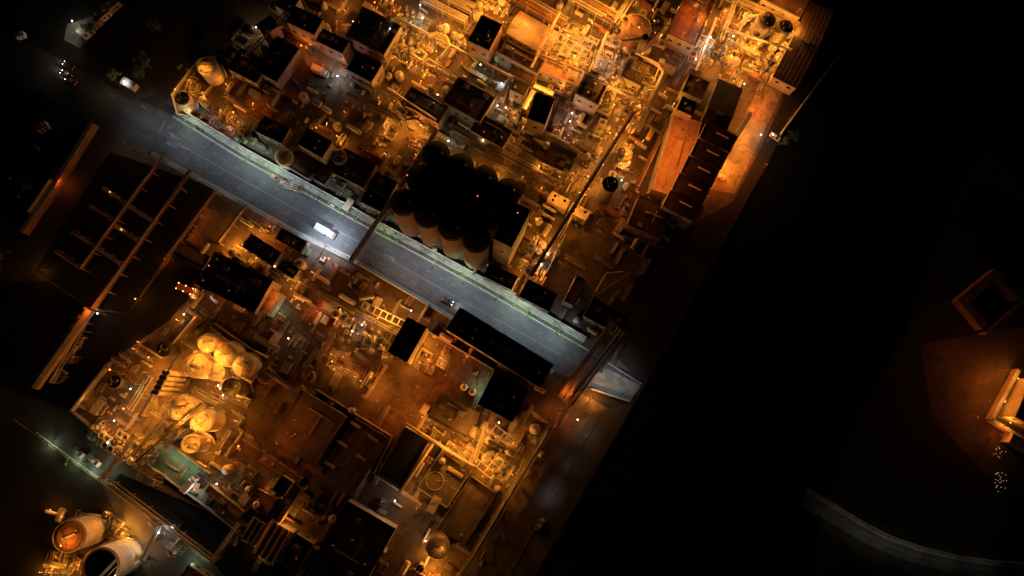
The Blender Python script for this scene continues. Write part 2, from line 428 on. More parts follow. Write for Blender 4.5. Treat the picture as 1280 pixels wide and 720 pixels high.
def column(px, py, r, h, mat='insulation', look='tall upright vessel', ladder=True, reglab=True, label=None):
    """upright process vessel (built once for each call)"""
    c = W(px, py, h); t = thing('process_column', label or '', 'vessel', (c.x, c.y, 0), random.uniform(0, 6))
    MB().lathe([(r * 1.05, 0), (r * 1.05, 1.2), (r, 1.25), (r, h)], n=24).lathe([(r + .05, h * .5), (r + .05, h * .5 + .15)], n=24).build('shell', mat, t)
    MB().lathe([(r * math.cos(a), h + r * .5 * math.sin(a)) for a in [i * PI / 14 for i in range(7)]] + [(.01, h + r * .5)], n=24).build('top_head', mat, t)
    for z in ([h * .55, h * .92] if h > 9 else [h * .85]):
        pf = MB().lathe([(r + .05, z), (r + 1.0, z), (r + 1.0, z + .08), (r + .05, z + .08)], n=20, smooth=False).build('platform', 'steel', t)
        m = MB()
        for zz in (.5, 1.0):
            for i in range(14):
                a, b = 2 * PI * i / 14, 2 * PI * (i + 1) / 14
                m.tube(((r + 1) * math.cos(a), (r + 1) * math.sin(a), z + zz), ((r + 1) * math.cos(b), (r + 1) * math.sin(b), z + zz), .03, 4, caps=False)
        m.build('guard_rail', 'yellow_paint', pf)
    MB().path([(0, 0, h + r * .5), (0, 0, h + r * .5 + .6), (r + .5, 0, h + r * .5 + .6), (r + .5, 0, 1)], .14, 6).build('pipe', 'steel_pale', t)
    m = MB().tube((-r - .3, .2, 0), (-r - .3, .2, h), .03, 4).tube((-r - .3, -.2, 0), (-r - .3, -.2, h), .03, 4)
    for i in range(int(h * 1.5)): m.box((-r - .3, 0, .4 + i * .66), (.04, .4, .04))
    m.build('ladder', 'steel', t)
    if reglab: reg(t, look, px, py, 'upright vessels')
    return t

def rack(label, p1, p2, wpx, h=6.0, n=6, name='pipe_rack', pmat='insulation', fmat='steel', tray=True, cat='pipe rack', deck=False, mix=True):
    a = W(p1[0], p1[1], h); b = W(p2[0], p2[1], h); w = wpx * MPP(p1[0], p1[1], h)
    for i in range(int(math.hypot(p2[0] - p1[0], p2[1] - p1[1]) / 6)): q_ = lerp(p1, p2, i * 6 / math.hypot(p2[0] - p1[0], p2[1] - p1[1])); PTS.append((q_[0], q_[1], wpx / 2 + 3))
    L = (b - a).length; rz = math.atan2((b - a).y, (b - a).x)
    t = thing(name, label, cat, (a.x, a.y, 0), rz)
    m = MB(); k = max(2, int(L / 7)); st = L / k
    for i in range(k + 1):
        x = min(max(.2, i * st), L - .2)
        for y in (-w / 2, w / 2): m.box((x, y, h / 2), (.28, .28, h))
        m.box((x, 0, h - .15), (.26, w - .3, .3)); m.box((x, 0, h * .62), (.2, w - .3, .24))
    for y in (-w / 2, w / 2): m.box((L / 2, y, h - .45), (L - .5, .16, .26))
    m.build('steel_frame', fmat, t)
    if deck: MB().box((L / 2, 0, h + .03), (L, w * .86, .06)).build('deck', 'roof_light', t)
    rr = random.Random(int(p1[0] * 3 + p2[1]))
    for i in range(n):
        y = -w / 2 + .3 + (w - .6) * (i + .5) / n; r = min(rr.choice([.1, .16, .22, .3]), (w / n) * .42)
        x0 = 0 if rr.random() < .7 else rr.uniform(0, L * .3); x1 = L if rr.random() < .7 else rr.uniform(L * .7, L)
        p = MB().tube((x0, y, h + r + .01), (x1, y, h + r + .01), r, 8)
        for q in range(int(L / 9)): 
            xx = x0 + (q + .5) * 9
            if xx < x1: p.tube((xx, y, h + r), (xx + .18, y, h + r), r * 1.35, 8)
        p.build('pipe', rr.choice([pmat, pmat, 'steel', 'rust', 'steel_pale']) if mix else pmat, t)
    if tray: MB().box((L / 2, w / 2 + .4, h - .2), (L, .5, .12)).build('cable_tray', 'steel_pale', t)
    return t

def gallery(label, p1, p2, wpx, h, th=2.2, mat='steel_dark', name='conveyor_gallery', roof='steel_dark', slots=0, legs=True, cat='gallery'):
    a = W(p1[0], p1[1], h); b = W(p2[0], p2[1], h); w = wpx * MPP(p1[0], p1[1], h); L = (b - a).length
    t = thing(name, label, cat, (a.x, a.y, 0), math.atan2((b - a).y, (b - a).x))
    MB().box((L / 2, 0, h - th / 2 - .06), (L, w, th)).build('casing', mat, t)
    m = MB(); y = w / 2 + .15
    m.add([(0, -y, h - .1), (0, 0, h + .35), (0, y, h - .1), (L, -y, h - .1), (L, 0, h + .35), (L, y, h - .1)], [(0, 1, 4, 3), (1, 2, 5, 4), (0, 2, 1), (3, 4, 5), (0, 3, 5, 2)])
    ro = m.build('roof', roof, t)
    for i in range(slots):
        x = L * (i + .5) / slots; MB().box((x, -w * .28 * (1 if i % 2 else 1), h + .22), (L / slots * .55, .5, .3)).build('roof_slot', 'void', ro)
    if legs:
        m = MB(); k = max(2, int(L / 14))
        for i in range(k):
            x = (i + .5) * L / k
            for s_ in (-1, 1): m.tube((x, s_ * w * .5, 0), (x, s_ * w * .4, h - th), .16, 6)
            m.tube((x, -w * .48, h * .3), (x, w * .42, h * .7), .08, 5)
        m.build('trestle', 'steel', t)
    return t

def wall_line(label, pts, h=2.6, th=.3, mat='wall_concrete', name='boundary_wall', cat='wall', cap=True):
    t = thing(name, label, cat, W(pts[0][0], pts[0][1], h) * Vector((1, 1, 0)) if False else (0, 0, 0))
    P = [W(x, y, h) for x, y in pts]; o = Vector((P[0].x, P[0].y, 0)); t.location = o
    m = MB(); mc = MB()
    for a, b in zip(P, P[1:]):
        a = a - o; b = b - o; d = b - a; L = math.hypot(d.x, d.y); rz = math.atan2(d.y, d.x); c = (a + b) / 2
        m.box((c.x, c.y, h / 2 - .04), (L, th, h - .08), rz); mc.box((c.x, c.y, h), (L + .1, th + .14, .1), rz)
        k = int(L / 5)
        for i in range(k):
            q = a + d * ((i + .5) / k); m.box((q.x, q.y, h / 2 - .02), (.42, th + .16, h - .1), rz)
    m.build('panels', mat, t); mc.build('coping', 'kerb', t)
    return t
def fence(label, pts, h=1.6):
    P = [W(x, y, 0) for x, y in pts]; o = P[0].copy(); t = thing('railing_fence', label, 'fence', o)
    m = MB(); mr = m
    for a, b in zip(P, P[1:]):
        a = a - o; b = b - o; k = max(1, int((b - a).length / 2.5))
        for i in range(k + 1):
            q = a + (b - a) * (i / k); m.box((q.x, q.y, h / 2), (.08, .08, h))
        for z in (.3, .8, h): mr.tube((a.x, a.y, z), (b.x, b.y, z), .035, 5)
    m.build('railing', 'steel_pale', t)
    return t

# ------------------------------------------------------------------ small plant kinds used by the dense units
def k_drum(v):
    t = thing('horizontal_drum', '', 'vessel'); r = [1.0, 1.3, .8][v]; L = [7, 5, 6][v]; z = 2.6
    m = MB().tube((-L / 2, 0, z), (L / 2, 0, z), r, 20, caps=False)
    for s_ in (-1, 1):
        pr = [(r * math.cos(i * PI / 10), r * .45 * math.sin(i * PI / 10)) for i in range(6)]
        for (ra, xa), (rb, xb) in zip(pr, pr[1:]): m.tube((s_ * (L / 2 + xa), 0, z), (s_ * (L / 2 + xb), 0, z), ra, 20, max(rb, .01), caps=False)
    m.build('shell', ['insulation', 'tank_cream', 'steel_pale'][v], t)
    for x in (-L * .3, L * .3): MB().box((x, 0, (z - r * .7) / 2), (.5, r * 1.6, z - r * .7)).build('saddle', 'wall_concrete', t)
    MB().tube((L * .2, 0, z + r * .9), (L * .2, 0, z + r + .5), .22, 10).tube((L * .2, 0, z + r + .5), (L * .2, 0, z + r + .6), .34, 10).build('nozzle', 'steel', t)
    MB().box((-L * .1, 0, z + r + .12), (L * .6, .8, .06)).build('walkway', 'yellow_paint', t)
    return t
def k_exch(v):
    t = thing('heat_exchanger', '', 'vessel')
    for j in range(2):
        z = 1.5 + j * 1.6
        m = MB().tube((-2.8, 0, z), (2.3, 0, z), .55, 14).tube((2.3, 0, z), (2.5, 0, z), .72, 14).tube((2.5, 0, z), (3.2, 0, z), .5, 14).tube((-2.8, 0, z), (-3.1, 0, z), .55, 14, .2)
        m.build('shell', ['steel_pale', 'insulation', 'rust'][v], t)
    for x in (-1.8, 1.4): MB().box((x, 0, 1.6), (.3, 1.0, 3.0)).build('support', 'steel', t)
    return t
def k_fan(v):
    t = thing('fan_cooler', '', 'cooler'); L = 8; D = 4.5; z = 5.5
    m = MB()
    for x in (-L / 2, 0, L / 2):
        for y in (-D / 2, D / 2): m.box((x, y, z / 2), (.22, .22, z))
    m.build('legs', 'steel', t)
    MB().box((0, 0, z), (L, D, .7)).build('casing', ['steel_pale', 'steel', 'insulation'][v], t)
    for x in (-L / 4, L / 4):
        MB().lathe([(1.75, 0), (1.75, .6), (1.6, .6), (1.6, .02)], (x, 0, z + .36), 24).build('fan_ring', 'steel_pale', t)
        m = MB().lathe([(.3, 0), (.3, .3), (.01, .35)], (x, 0, z + .45), 10)
        for i in range(6): a = i * PI / 3; m.box((x + .9 * math.cos(a), .9 * math.sin(a), z + .6), (1.3, .32, .05), a)
        m.build('fan', 'steel_dark', t)
    return t
def k_frame(v):
    t = thing('steel_structure', '', 'structure'); a = [5, 6, 7][v]; b = [5, 4, 5][v]; z = [9, 7, 11][v]
    m = MB()
    for x in (-a / 2, a / 2):
        for y in (-b / 2, b / 2): m.box((x, y, z / 2), (.3, .3, z))
    for zz in (z * .45, z - .2):
        for y in (-b / 2, b / 2): m.box((0, y, zz), (a - .3, .2, .3))
        for x in (-a / 2, a / 2): m.box((x, 0, zz), (.2, b - .3, .3))
    m.tube((-a / 2, -b / 2, .3), (-a / 2, b / 2, z * .45), .08, 5).tube((a / 2, b / 2, .3), (a / 2, -b / 2, z * .45), .08, 5)
    m.build('frame', 'steel', t)
    MB().box((0, 0, z * .45 + .2), (a - .4, b - .4, .06)).build('deck', 'steel_dark', t)
    m = MB()
    for i in range(int(a * 1.1)): m.box((-a / 2 + .5 + i * .9, 0, z), (.12, b - .3, .08))
    m.build('grating', 'steel_pale', t)
    m = MB()
    for y in (-b / 2, b / 2): m.tube((-a / 2, y, z + 1), (a / 2, y, z + 1), .04, 4).tube((-a / 2, y, z + .5), (a / 2, y, z + .5), .04, 4)
    for x in (-a / 2, a / 2): m.tube((x, -b / 2, z + 1), (x, b / 2, z + 1), .04, 4).tube((x, -b / 2, z), (x, -b / 2, z + 1), .04, 4).tube((x, b / 2, z), (x, b / 2, z + 1), .04, 4)
    m.build('guard_rail', 'yellow_paint', t)
    MB().lathe([(.9, 0), (.9, 2.2), (.6, 2.6), (.01, 2.7)], (a * .15, -b * .1, z * .45 + .23), 16).build('vessel', 'insulation', t)
    MB().path([(-a * .3, b * .3, .2), (-a * .3, b * .3, z + .4), (a * .35, b * .3, z + .4), (a * .35, -b * .3, z + .4), (a * .35, -b * .3, 1)], .18, 8).build('pipe', 'steel_pale', t)
    return t
def k_mani(v):
    t = thing('pipe_manifold', '', 'pipework'); r = random.Random(v + 5)
    for i in range(6):
        y = -2.2 + i * .85; z = r.uniform(.8, 3.2); L = r.uniform(2.5, 4)
        pts = [(-L, y, .1), (-L, y, z), (0, y, z), (r.uniform(-.6, .6), y + .5, z + .5), (L, y + .5, z + .5), (L, y + .5, .1)]
        MB().path(pts, r.choice([.12, .18, .24]), 8).build('pipe', r.choice(['insulation', 'steel_pale', 'rust', 'steel_pale']), t)
    m = MB()
    for i in range(3): MB().lathe([(.3, 0), (.3, .1), (.01, .1)], (-1.2 + i * 1.2, -1 + i, 3.2), 10).tube((-1.2 + i * 1.2, -1 + i, 2.5), (-1.2 + i * 1.2, -1 + i, 3.2), .06, 6).build('valve_wheel', 'red_paint', t)
    for x in (-2, 2): MB().box((x, 0, .7), (.2, 5, .2)).box((x, -2.4, .35), (.2, .2, .7)).box((x, 2.4, .35), (.2, .2, .7)).build('support', 'steel', t)
    return t
def k_pump(v):
    t = thing('pump_skid', '', 'pump')
    MB().box((0, 0, .2), (3, 1.6, .4)).build('plinth', 'wall_concrete', t)
    MB().tube((-.2, 0, .9), (1.2, 0, .9), .42, 14).build('motor', ['green_paint', 'steel_pale', 'orange_paint'][v], t)
    MB().lathe([(.01, -.5), (.45, -.45), (.5, 0), (.45, .45), (.2, .5), (.2, 1.1), (.3, 1.1), (.3, 1.2), (.01, 1.2)], (-.9, 0, .95), 14).build('casing', 'steel', t)
    return t
def k_tank(v):
    t = thing('small_tank', '', 'tank'); r = [1.8, 2.3, 1.4][v]; h = [4.5, 3.6, 6][v]
    MB().lathe([(r, 0), (r, h)], n=26).lathe([(r + .05, h * .5), (r + .06, h * .5 + .1)], n=26).build('shell', ['tank_cream', 'tank_white', 'steel'][v], t)
    MB().lathe([(r + .05, h), (r + .05, h + .1), (.01, h + r * .25)], n=26).build('roof', ['tank_cream', 'steel_pale', 'steel'][v], t)
    MB().lathe([(.25, 0), (.25, .5), (.35, .5), (.01, .6)], (r * .4, 0, h + .2), 10).build('hatch', 'steel', t)
    m = MB()
    for y in (-.2, .2): m.tube((r + .2, y, 0), (r + .2, y, h + .9), .03, 4)
    for i in range(int(h * 2)): m.box((r + .2, 0, .3 + i * .5), (.04, .4, .04))
    m.build('ladder', 'steel', t); return t
def k_cabin(v):
    t = thing('equipment_cabin', '', 'cabin'); a, b, z = [(4, 2.6, 2.8), (6, 3, 3), (3, 3, 3.4)][v]
    MB().box((0, 0, z / 2), (a, b, z)).build('body', ['white_paint', 'wall_metal', 'roof_light'][v], t)
    MB().box((0, 0, z + .07), (a + .3, b + .3, .14)).build('roof', ['roof_metal', 'roof_light', 'roof_brown'][v], t)
    MB().box((a * .2, -b / 2 - .04, 1.05), (.9, .08, 2.1)).build('door', 'steel', t)
    MB().box((-a * .2, -b / 2 - .04, 1.6), (.9, .08, .8)).build('window', 'glass', t)
    MB().box((a * .25, b * .1, z + .4), (1, .8, .5)).build('roof_unit', 'steel_pale', t)
    return t
def k_col(v):
    r = [.9, 1.3, .7][v]; h = [13, 9, 16][v]
    t = column(640, 360, r, h, ['insulation', 'steel_pale', 'steel'][v], reglab=False); t['label'] = ''; t.rotation_euler.z = 0; return t
def k_sphere(v):
    t = thing('round_vessel', '', 'vessel'); r = [2.2, 1.7, 2.6][v]
    MB().ball((0, 0, r + 1.6), r, 26, 14).build('shell', ['tank_cream', 'insulation', 'tank_white'][v], t)
    for i in range(5): a = i * 2 * PI / 5; MB().tube((r * .85 * math.cos(a), r * .85 * math.sin(a), 0), (r * .8 * math.cos(a), r * .8 * math.sin(a), r + 1.3), .13, 6).build('leg', 'steel', t)
    MB().lathe([(.5, 0), (.5, .3), (.01, .32)], (0, 0, 2 * r + 1.5), 12).build('hatch', 'steel', t); return t
def k_run(v):
    t = thing('pipe_run', '', 'pipework'); r = random.Random(v + 50); L = [9, 7, 11][v]
    for i in range(5):
        y = -1.1 + i * .55; rr = r.choice([.1, .14, .2]); a, b = r.uniform(-L / 2, -L / 4), r.uniform(L / 4, L / 2)
        MB().path([(a, y, .2), (a, y, .7 + rr), (b, y, .7 + rr), (b, y, .2)], rr, 7).build('pipe', r.choice(['insulation', 'steel_pale', 'rust', 'steel']), t)
    for x in (-L * .22, 0, L * .22): MB().box((x, 0, .3), (.25, 2.9, .6)).build('sleeper', 'wall_concrete', t)
    return t
def k_crate(v):
    t = thing('pallet_stack', '', 'crate')
    n_ = [(0, 0), (1.3, 0), (0, 1.3)][:v + 1]
    for (x, y) in n_: MB().box((x, y, .08), (1.2, 1.2, .12)).build('pallet', 'crate', t); MB().box((x, y, .7), (1.05, 1.05, 1.1)).build('load', ['crate', 'tank_white', 'steel_pale'][v], t)
    return t
def k_skip(v):
    t = thing('steel_container', '', 'container'); a, b, z = [(5.8, 2.3, 2.4), (3.6, 1.8, 1.4), (11.6, 2.3, 2.4)][v]
    m = MB().box((0, 0, z / 2), (a, b, z)); n_ = int(a / .6)
    for i in range(n_): m.box((-a / 2 + .3 + i * (a - .6) / max(1, n_ - 1), 0, z / 2), (.2, b + .1, z - .2))
    m.build('body', ['rust', 'green_paint', 'steel'][v], t)
    MB().box((a / 2 + .05, 0, z / 2), (.08, b - .2, z - .2)).build('door', 'steel', t)
    return t
KD = {'run': (k_run, ['low bundle of ground pipes', 'short low pipe bundle', 'long low pipe bundle']), 'crate': (k_crate, ['single loaded pallet', 'two loaded pallets', 'three loaded pallets']),
      'skip': (k_skip, ['short rusty container', 'small green waste skip', 'long grey container']), 'drum': (k_drum, ['long horizontal drum on saddles', 'stubby cream horizontal drum', 'thin silver horizontal drum']),
      'exch': (k_exch, ['pale stacked heat exchanger pair', 'lagged stacked heat exchanger pair', 'rusty stacked heat exchanger pair']),
      'fan': (k_fan, ['pale cooler with two fans', 'grey cooler with two fans', 'lagged cooler with two fans']),
      'frame': (k_frame, ['square open steel structure', 'low open steel structure', 'tall open steel structure']),
      'mani': (k_mani, ['tangle of bent pipes', 'cluster of crossing pipes', 'bundle of looping pipes']),
      'pump': (k_pump, ['green pump on a plinth', 'pale pump on a plinth', 'orange pump on a plinth']),
      'tank': (k_tank, ['small cream tank', 'squat white tank', 'narrow grey tank']),
      'cabin': (k_cabin, ['small white equipment cabin', 'long metal equipment cabin', 'square pale equipment cabin']),
      'col': (k_col, ['upright lagged vessel', 'stout upright steel vessel', 'slender tall grey vessel']),
      'sphere': (k_sphere, ['cream round vessel on legs', 'small lagged ball vessel', 'large white ball vessel'])}
KH = {'run': .8, 'crate': 1, 'skip': 2, 'drum': 3, 'exch': 3, 'fan': 5, 'frame': 9, 'mani': 3, 'pump': 1, 'tank': 4, 'cabin': 3, 'col': 12, 'sphere': 4}
def put(kind, v, px, py, rz, sc=1.0):
    key = ('k', kind, v)
    if key not in PROTO:
        o = KD[kind][0](v); PROTO[key] = o
        KIDS[o.name] = list(o.children)
        for ch in o.children: KIDS[ch.name] = list(ch.children)
    else: o = copy_tree(PROTO[key])
    PTS.append((px, py, 6)); w = W(px, py, KH[kind] * sc); o.location = (w.x, w.y, 0); o.rotation_euler.z = rz; o.scale = (sc, sc, sc)
    reg(o, KD[kind][1][v], px, py, KD[kind][1][v] + 's')
    return o
def fitting(o, kind, hot):
    z = {'frame': 6.2, 'col': 5.5, 'mani': 4.4, 'exch': 4.2, 'drum': 4.8, 'tank': 5.2, 'fan': 7.2, 'sphere': 6, 'cabin': 4, 'pump': 3}[kind]; y = {'frame': 3.4, 'fan': 3}.get(kind, 1.9)
    key = ('fit', kind)
    if key not in PROTO:
        PROTO[key] = MB().tube((0, y - .9, z - 1.2), (0, y - .2, z), .05, 5).ball((0, y, z + .1), .2, 10, 5).build('light_fitting', emis('fitting_globe', (1, .42, .12), 3.2), o); f = PROTO[key]
    else:
        f = PROTO[key].copy(); col.objects.link(f); f.parent = o
    lk = ('fit', hot)
    if lk not in LD:
        l = bpy.data.lights.new('fitting_light', 'POINT'); l.energy = hot * 1.1; l.color = YEL; l.shadow_soft_size = .12; LD[lk] = l
    lo_ = bpy.data.objects.new('fitting_light', LD[lk]); col.objects.link(lo_); lo_.parent = o; lo_.location = (.1, y + .45, z - .1)
HOT = {1: 260, 2: 700, 3: 1300, 4: 900, 5: 1300, 6: 500, 7: 420, 8: 1100, 9: 500, 10: 160, 11: 130, 12: 700, 13: 500, 14: 800, 15: 800, 16: 400, 17: 1100, 18: 700, 19: 500, 20: 1100, 21: 500, 22: 320, 24: 420, 25: 600, 27: 420, 29: 500, 30: 900, 31: 900, 32: 500, 33: 900, 34: 300, 35: 260, 36: 500, 37: 260, 38: 420, 39: 420, 55: 260, 48: 120, 50: 200}
def unit(p1, p2, w, dens, seed, mix='all', cell=15, lamps=0, lp=2500, lc=SOD, lh=7):
    """a process unit: equipment laid out on a jittered grid aligned with the plant"""
    r = random.Random(seed)
    q = quad(p1, p2, w); L = math.hypot(p2[0] - p1[0], p2[1] - p1[1])
    ux, uy = (p2[0] - p1[0]) / L, (p2[1] - p1[1]) / L; vx, vy = -uy, ux
    kinds = {'all': ['drum', 'exch', 'fan', 'frame', 'mani', 'mani', 'pump', 'tank', 'col', 'col', 'cabin'],
             'pipes': ['mani', 'mani', 'mani', 'exch', 'pump', 'frame', 'drum'],
             'small': ['mani', 'pump', 'exch', 'cabin', 'pump', 'tank'],
             'vess': ['drum', 'col', 'tank', 'sphere', 'col', 'exch', 'mani']}[mix]
    cell *= .8
    nu, nv = max(1, round(L / cell)), max(1, round(w / cell)); rz0 = math.atan2(-uy, ux)
    for i in range(nu):
        for j in range(nv):
            if r.random() > dens: continue
            s_ = (i + .5 + r.uniform(-.18, .18)) * L / nu; t_ = (j + .5 + r.uniform(-.18, .18)) * w / nv
            k = r.choice(kinds); big = {'fan': .9, 'drum': .9, 'frame': .85, 'mani': .8, 'exch': .85}.get(k, 1)
            o_ = put(k, r.randrange(3), p1[0] + ux * s_ + vx * t_, p1[1] + uy * s_ + vy * t_, rz0 + r.choice([0, PI / 2, PI, -PI / 2]), big * r.uniform(.72, 1.0) * min(1.1, cell / 11))
            if seed in HOT and r.random() < .55: fitting(o_, k, HOT[seed] * r.choice([.5, 1, 1.6]))
    for i in range(lamps):
        s_ = r.uniform(.08, .92) * L; t_ = r.uniform(.08, .92) * w
        lamp(p1[0] + ux * s_ + vx * t_, p1[1] + uy * s_ + vy * t_, lp, lc, lh)

# ================================================================== THE SETTING
def sheet(name, pts, z, mat):
    P = [W(x, y, 0) for x, y in pts]; m = MB()
    a = sum((P[i].x * P[(i + 1) % len(P)].y - P[(i + 1) % len(P)].x * P[i].y) for i in range(len(P)))
    if a < 0: P = P[::-1]
    m.add([(p.x, p.y, z) for p in P], [tuple(range(len(P)))])
    return struct(m.build(name, mat))
m = MB(); m.add([(-2500, -2500, -.02), (2500, -2500, -.02), (2500, 2500, -.02), (-2500, 2500, -.02)], [(0, 1, 2, 3)])
struct(m.build('ground', 'soil'))
sheet('plant_yard', [(206, 128), (330, -90), (1120, -90), (797, 468), (740, 445)], .0, 'yard')
sheet('plant_yard', [(196, 196), (690, 470), (776, 520), (640, 760), (330, 760), (120, 600), (30, 495), (110, 170)], .004, 'yard')
# main road (left wide stretch bends upwards)
up = [(-60, 10), (0, 38), (60, 66), (130, 104), (216, 145), (300, 197), (355, 227), (457, 283), (545, 330), (600, 360), (727, 433), (802, 480)]
lo = [(-60, 62), (0, 92), (70, 128), (120, 158), (190, 190), (272, 234), (375, 291), (440, 322), (560, 392), (630, 432), (692, 464), (780, 500)]
def strip(name, A, B, z, mat):
    m = MB(); n = len(A)
    a = [W(x, y) for x, y in A]; b = [W(x, y) for x, y in B]
    m.add([(p.x, p.y, z) for p in a] + [(p.x, p.y, z) for p in b], [(i, n + i, n + i + 1, i + 1) for i in range(n - 1)])
    return struct(m.build(name, mat))
strip('main_road', up, lo, .016, 'road')
sheet('side_road', [(118, 152), (190, 190), (122, 214), (46, 336), (-40, 460), (-60, 400), (30, 290)], .008, 'lane')
def off(pts, d):
    out = []
    for i, p in enumerate(pts):
        a = pts[max(0, i - 1)]; b = pts[min(len(pts) - 1, i + 1)]; L = math.hypot(b[0] - a[0], b[1] - a[1])
        out.append((p[0] + (b[1] - a[1]) / L * d, p[1] - (b[0] - a[0]) / L * d))
    return out
def kerb(pts, w=.3, hh=.13, name='kerb', mat='kerb'):
    m = MB(); P = [W(x, y) for x, y in pts]
    for a, b in zip(P, P[1:]):
        d = b - a; c = (a + b) / 2; m.box((c.x, c.y, hh / 2), (d.length + .05, w, hh), math.atan2(d.y, d.x))
    return struct(m.build(name, mat))
U = up[4:]; V_ = lo[4:-1]; UF = U; U = U[:-1]; kerb(UF); kerb(V_)
strip('verge', off(U, 5.5), off(U, .8), .05, 'grass')
strip('footway', off(U, 12), off(U, 5.5), .08, 'footway')
kerb(off(U, 5.5), .15, .14, 'kerb', 'kerb')
strip('footway', off(V_, -.8), off(V_, -5), .06, 'footway')
# markings
def mark(name, segs, w=.16, z=.024, mat='paint'):
    m = MB()
    for (a, b) in segs:
        a = W(*a); b = W(*b); d = b - a; L = d.length; n = Vector((-d.y, d.x, 0)) / L * w / 2
        m.add([(a.x - n.x, a.y - n.y, z), (b.x - n.x, b.y - n.y, z), (b.x + n.x, b.y + n.y, z), (a.x + n.x, a.y + n.y, z)], [(0, 1, 2, 3)])
    return struct(m.build(name, mat))
def lerp(a, b, t): return (a[0] + (b[0] - a[0]) * t, a[1] + (b[1] - a[1]) * t)
def along(t):
    lines = [lerp(a, b, t) for a, b in zip(up, lo)]; return lines
edge = []
for t_ in (.035, .965): 
    l = along(t_)[:-1]; edge += list(zip(l[4:], l[5:]))
mark('edge_line', edge, .14)
ds = []
for t_ in (.27, .73):
    l = along(t_)
    for a, b in list(zip(l, l[1:]))[3:]:
        L = math.hypot(b[0] - a[0], b[1] - a[1]); k = int(L / 16)
        for i in range(k): ds.append((lerp(a, b, i / k), lerp(a, b, i / k + 7 / L)))
mark('lane_line', ds, .12)
l = along(.5); mark('centre_line', list(zip(l[4:], l[5:])), .14)
def arrow(px, py, ang, n='lane_arrow'):
    c = W(px, py); ca, sa = math.cos(ang), math.sin(ang); m = MB()
    def T(x, y): return (c.x + x * ca - y * sa, c.y + x * sa + y * ca, .028)
    m.add([T(-2.6, -.14), T(.8, -.14), T(.8, .14), T(-2.6, .14)], [(0, 1, 2, 3)]); m.add([T(.8, -.5), T(2.4, 0), T(.8, .5)], [(0, 1, 2)])
    m.add([T(-.4, .14), T(.5, .9), T(.8, .7), T(0, .14)], [(3, 2, 1, 0)])
    struct(m.build(n, 'paint'))
arrow(218, 170, math.radians(152)); arrow(214, 181, math.radians(152)); arrow(488, 322, math.radians(-30))
mark('stop_line', [((206, 152), (199, 166))], .4)
mark('turn_line', [((209, 176), (236, 187)), ((213, 170), (222, 175))], .2)
# lower-left road and black canal
sheet('access_road', [(-40, 470), (48, 500), (122, 541), (262, 636), (205, 640), (135, 602), (45, 540), (-40, 515)], .01, 'road')
sheet('access_road', [(122, 596), (140, 604), (262, 700), (300, 760), (200, 760), (170, 690)], .012, 'road')
sheet('canal', [(150, 592), (262, 640), (345, 700), (420, 760), (318, 760), (258, 695), (140, 604)], .03, 'water')
kerb([(45, 540), (122, 596), (140, 606), (262, 702)], .4, .35, 'canal_edge')
kerb([(88, 513), (122, 541), (188, 583), (262, 637), (340, 700)], .45, .4, 'canal_edge')
# quay strip beside the coast, river
sheet('quay_road', [(741, 516), (800, 500), (660, 745), (575, 745)], .014, 'quay')
kerb([(748, 522), (628, 735)], .3, .2, mat='quay')
m = MB()
P = [W(x, y) for x, y in [(1130, -110), (807, 486), (650, 760), (560, 1100), (1010, 1100), (1020, 680), (1050, 560), (1130, 420), (1190, 250), (1300, 40), (1380, -110)]]
m.add([(p.x, p.y, -.005) for p in P[::-1]], [tuple(range(len(P)))]); struct(m.build('river', 'water'))
kerb([(1120, -92), (804, 484), (650, 752)], .8, .5, 'quay_edge', 'soil')
# curved road at the lower right
cr = [(1008, 616), (1040, 634), (1075, 656), (1110, 674), (1150, 688), (1200, 700), (1250, 707), (1320, 711)]
strip('coast_road', off(cr, -1), off(cr, -17), .02, 'road'); strip('footway', off(cr, 4), off(cr, 0), .06, 'footway'); kerb(cr, .3, .2); kerb(off(cr, 5), .25, .5)
mark('edge_line', list(zip(off(cr, -7), off(cr, -7)[1:])), .2, .03)
# rust-red surfaced yard, tan apron, green yard, orange lane
sheet('apron', [(368, 30), (445, 70), (432, 96), (385, 82), (362, 44)], .008, 'footway')
sheet('darkening_sheet', [(122, 212), (138, 190), (272, 236), (236, 296), (206, 324), (160, 392), (112, 384), (44, 338)], .010, 'void')  # near-black sheet added to hold the ground between the racks in darkness
sheet('darkening_sheet', [(118, 388), (160, 392), (232, 300), (262, 320), (236, 372), (210, 402), (172, 428), (136, 452), (87, 512), (30, 494), (-60, 455), (-60, 350), (60, 352)], .012, 'void')  # more painted darkness, covering unlit ground around the lattice gallery
sheet('light_pool_pad', [(84, 30), (112, 22), (118, 44), (100, 60), (80, 50)], .010, 'footway')  # pale ground added so the white lamp's pool of light shows
sheet('light_pool_pad', [(140, 98), (180, 92), (196, 118), (160, 126)], .020, 'lane')  # lighter patch added for the light pool at the junction
ground_mat('redyard', (.26, .12, .075), (.15, .065, .04), .6, 8, 6, math.radians(31), .5)
sheet('red_yard', [(292, 100), (352, 128), (336, 152), (280, 128)], .012, 'redyard')
sheet('red_yard', [(400, 372), (440, 396), (415, 418), (372, 396)], .014, 'redyard')
sheet('bank', [(984, 113), (1046, 0), (1118, -90), (1122, -88), (808, 484), (770, 446), (796, 345), (850, 290), (916, 252), (962, 162)], .012, 'soil')  # dark soil laid over the coast strip to swallow lane lamp spill
sheet('road_apron', [(750, 456), (801, 482), (788, 501), (736, 482)], .034, 'footway')
sheet('green_yard', [(200, 550), (268, 595), (246, 632), (182, 588)], .010, 'green_paint')
ground_mat('lane_concrete', (.34, .27, .20), (.20, .15, .11), .6, 8, 6, math.radians(-60), .5)
sheet('plant_lane', [(958, 92), (984, 104), (918, 242), (884, 236)], .008, 'lane_concrete')
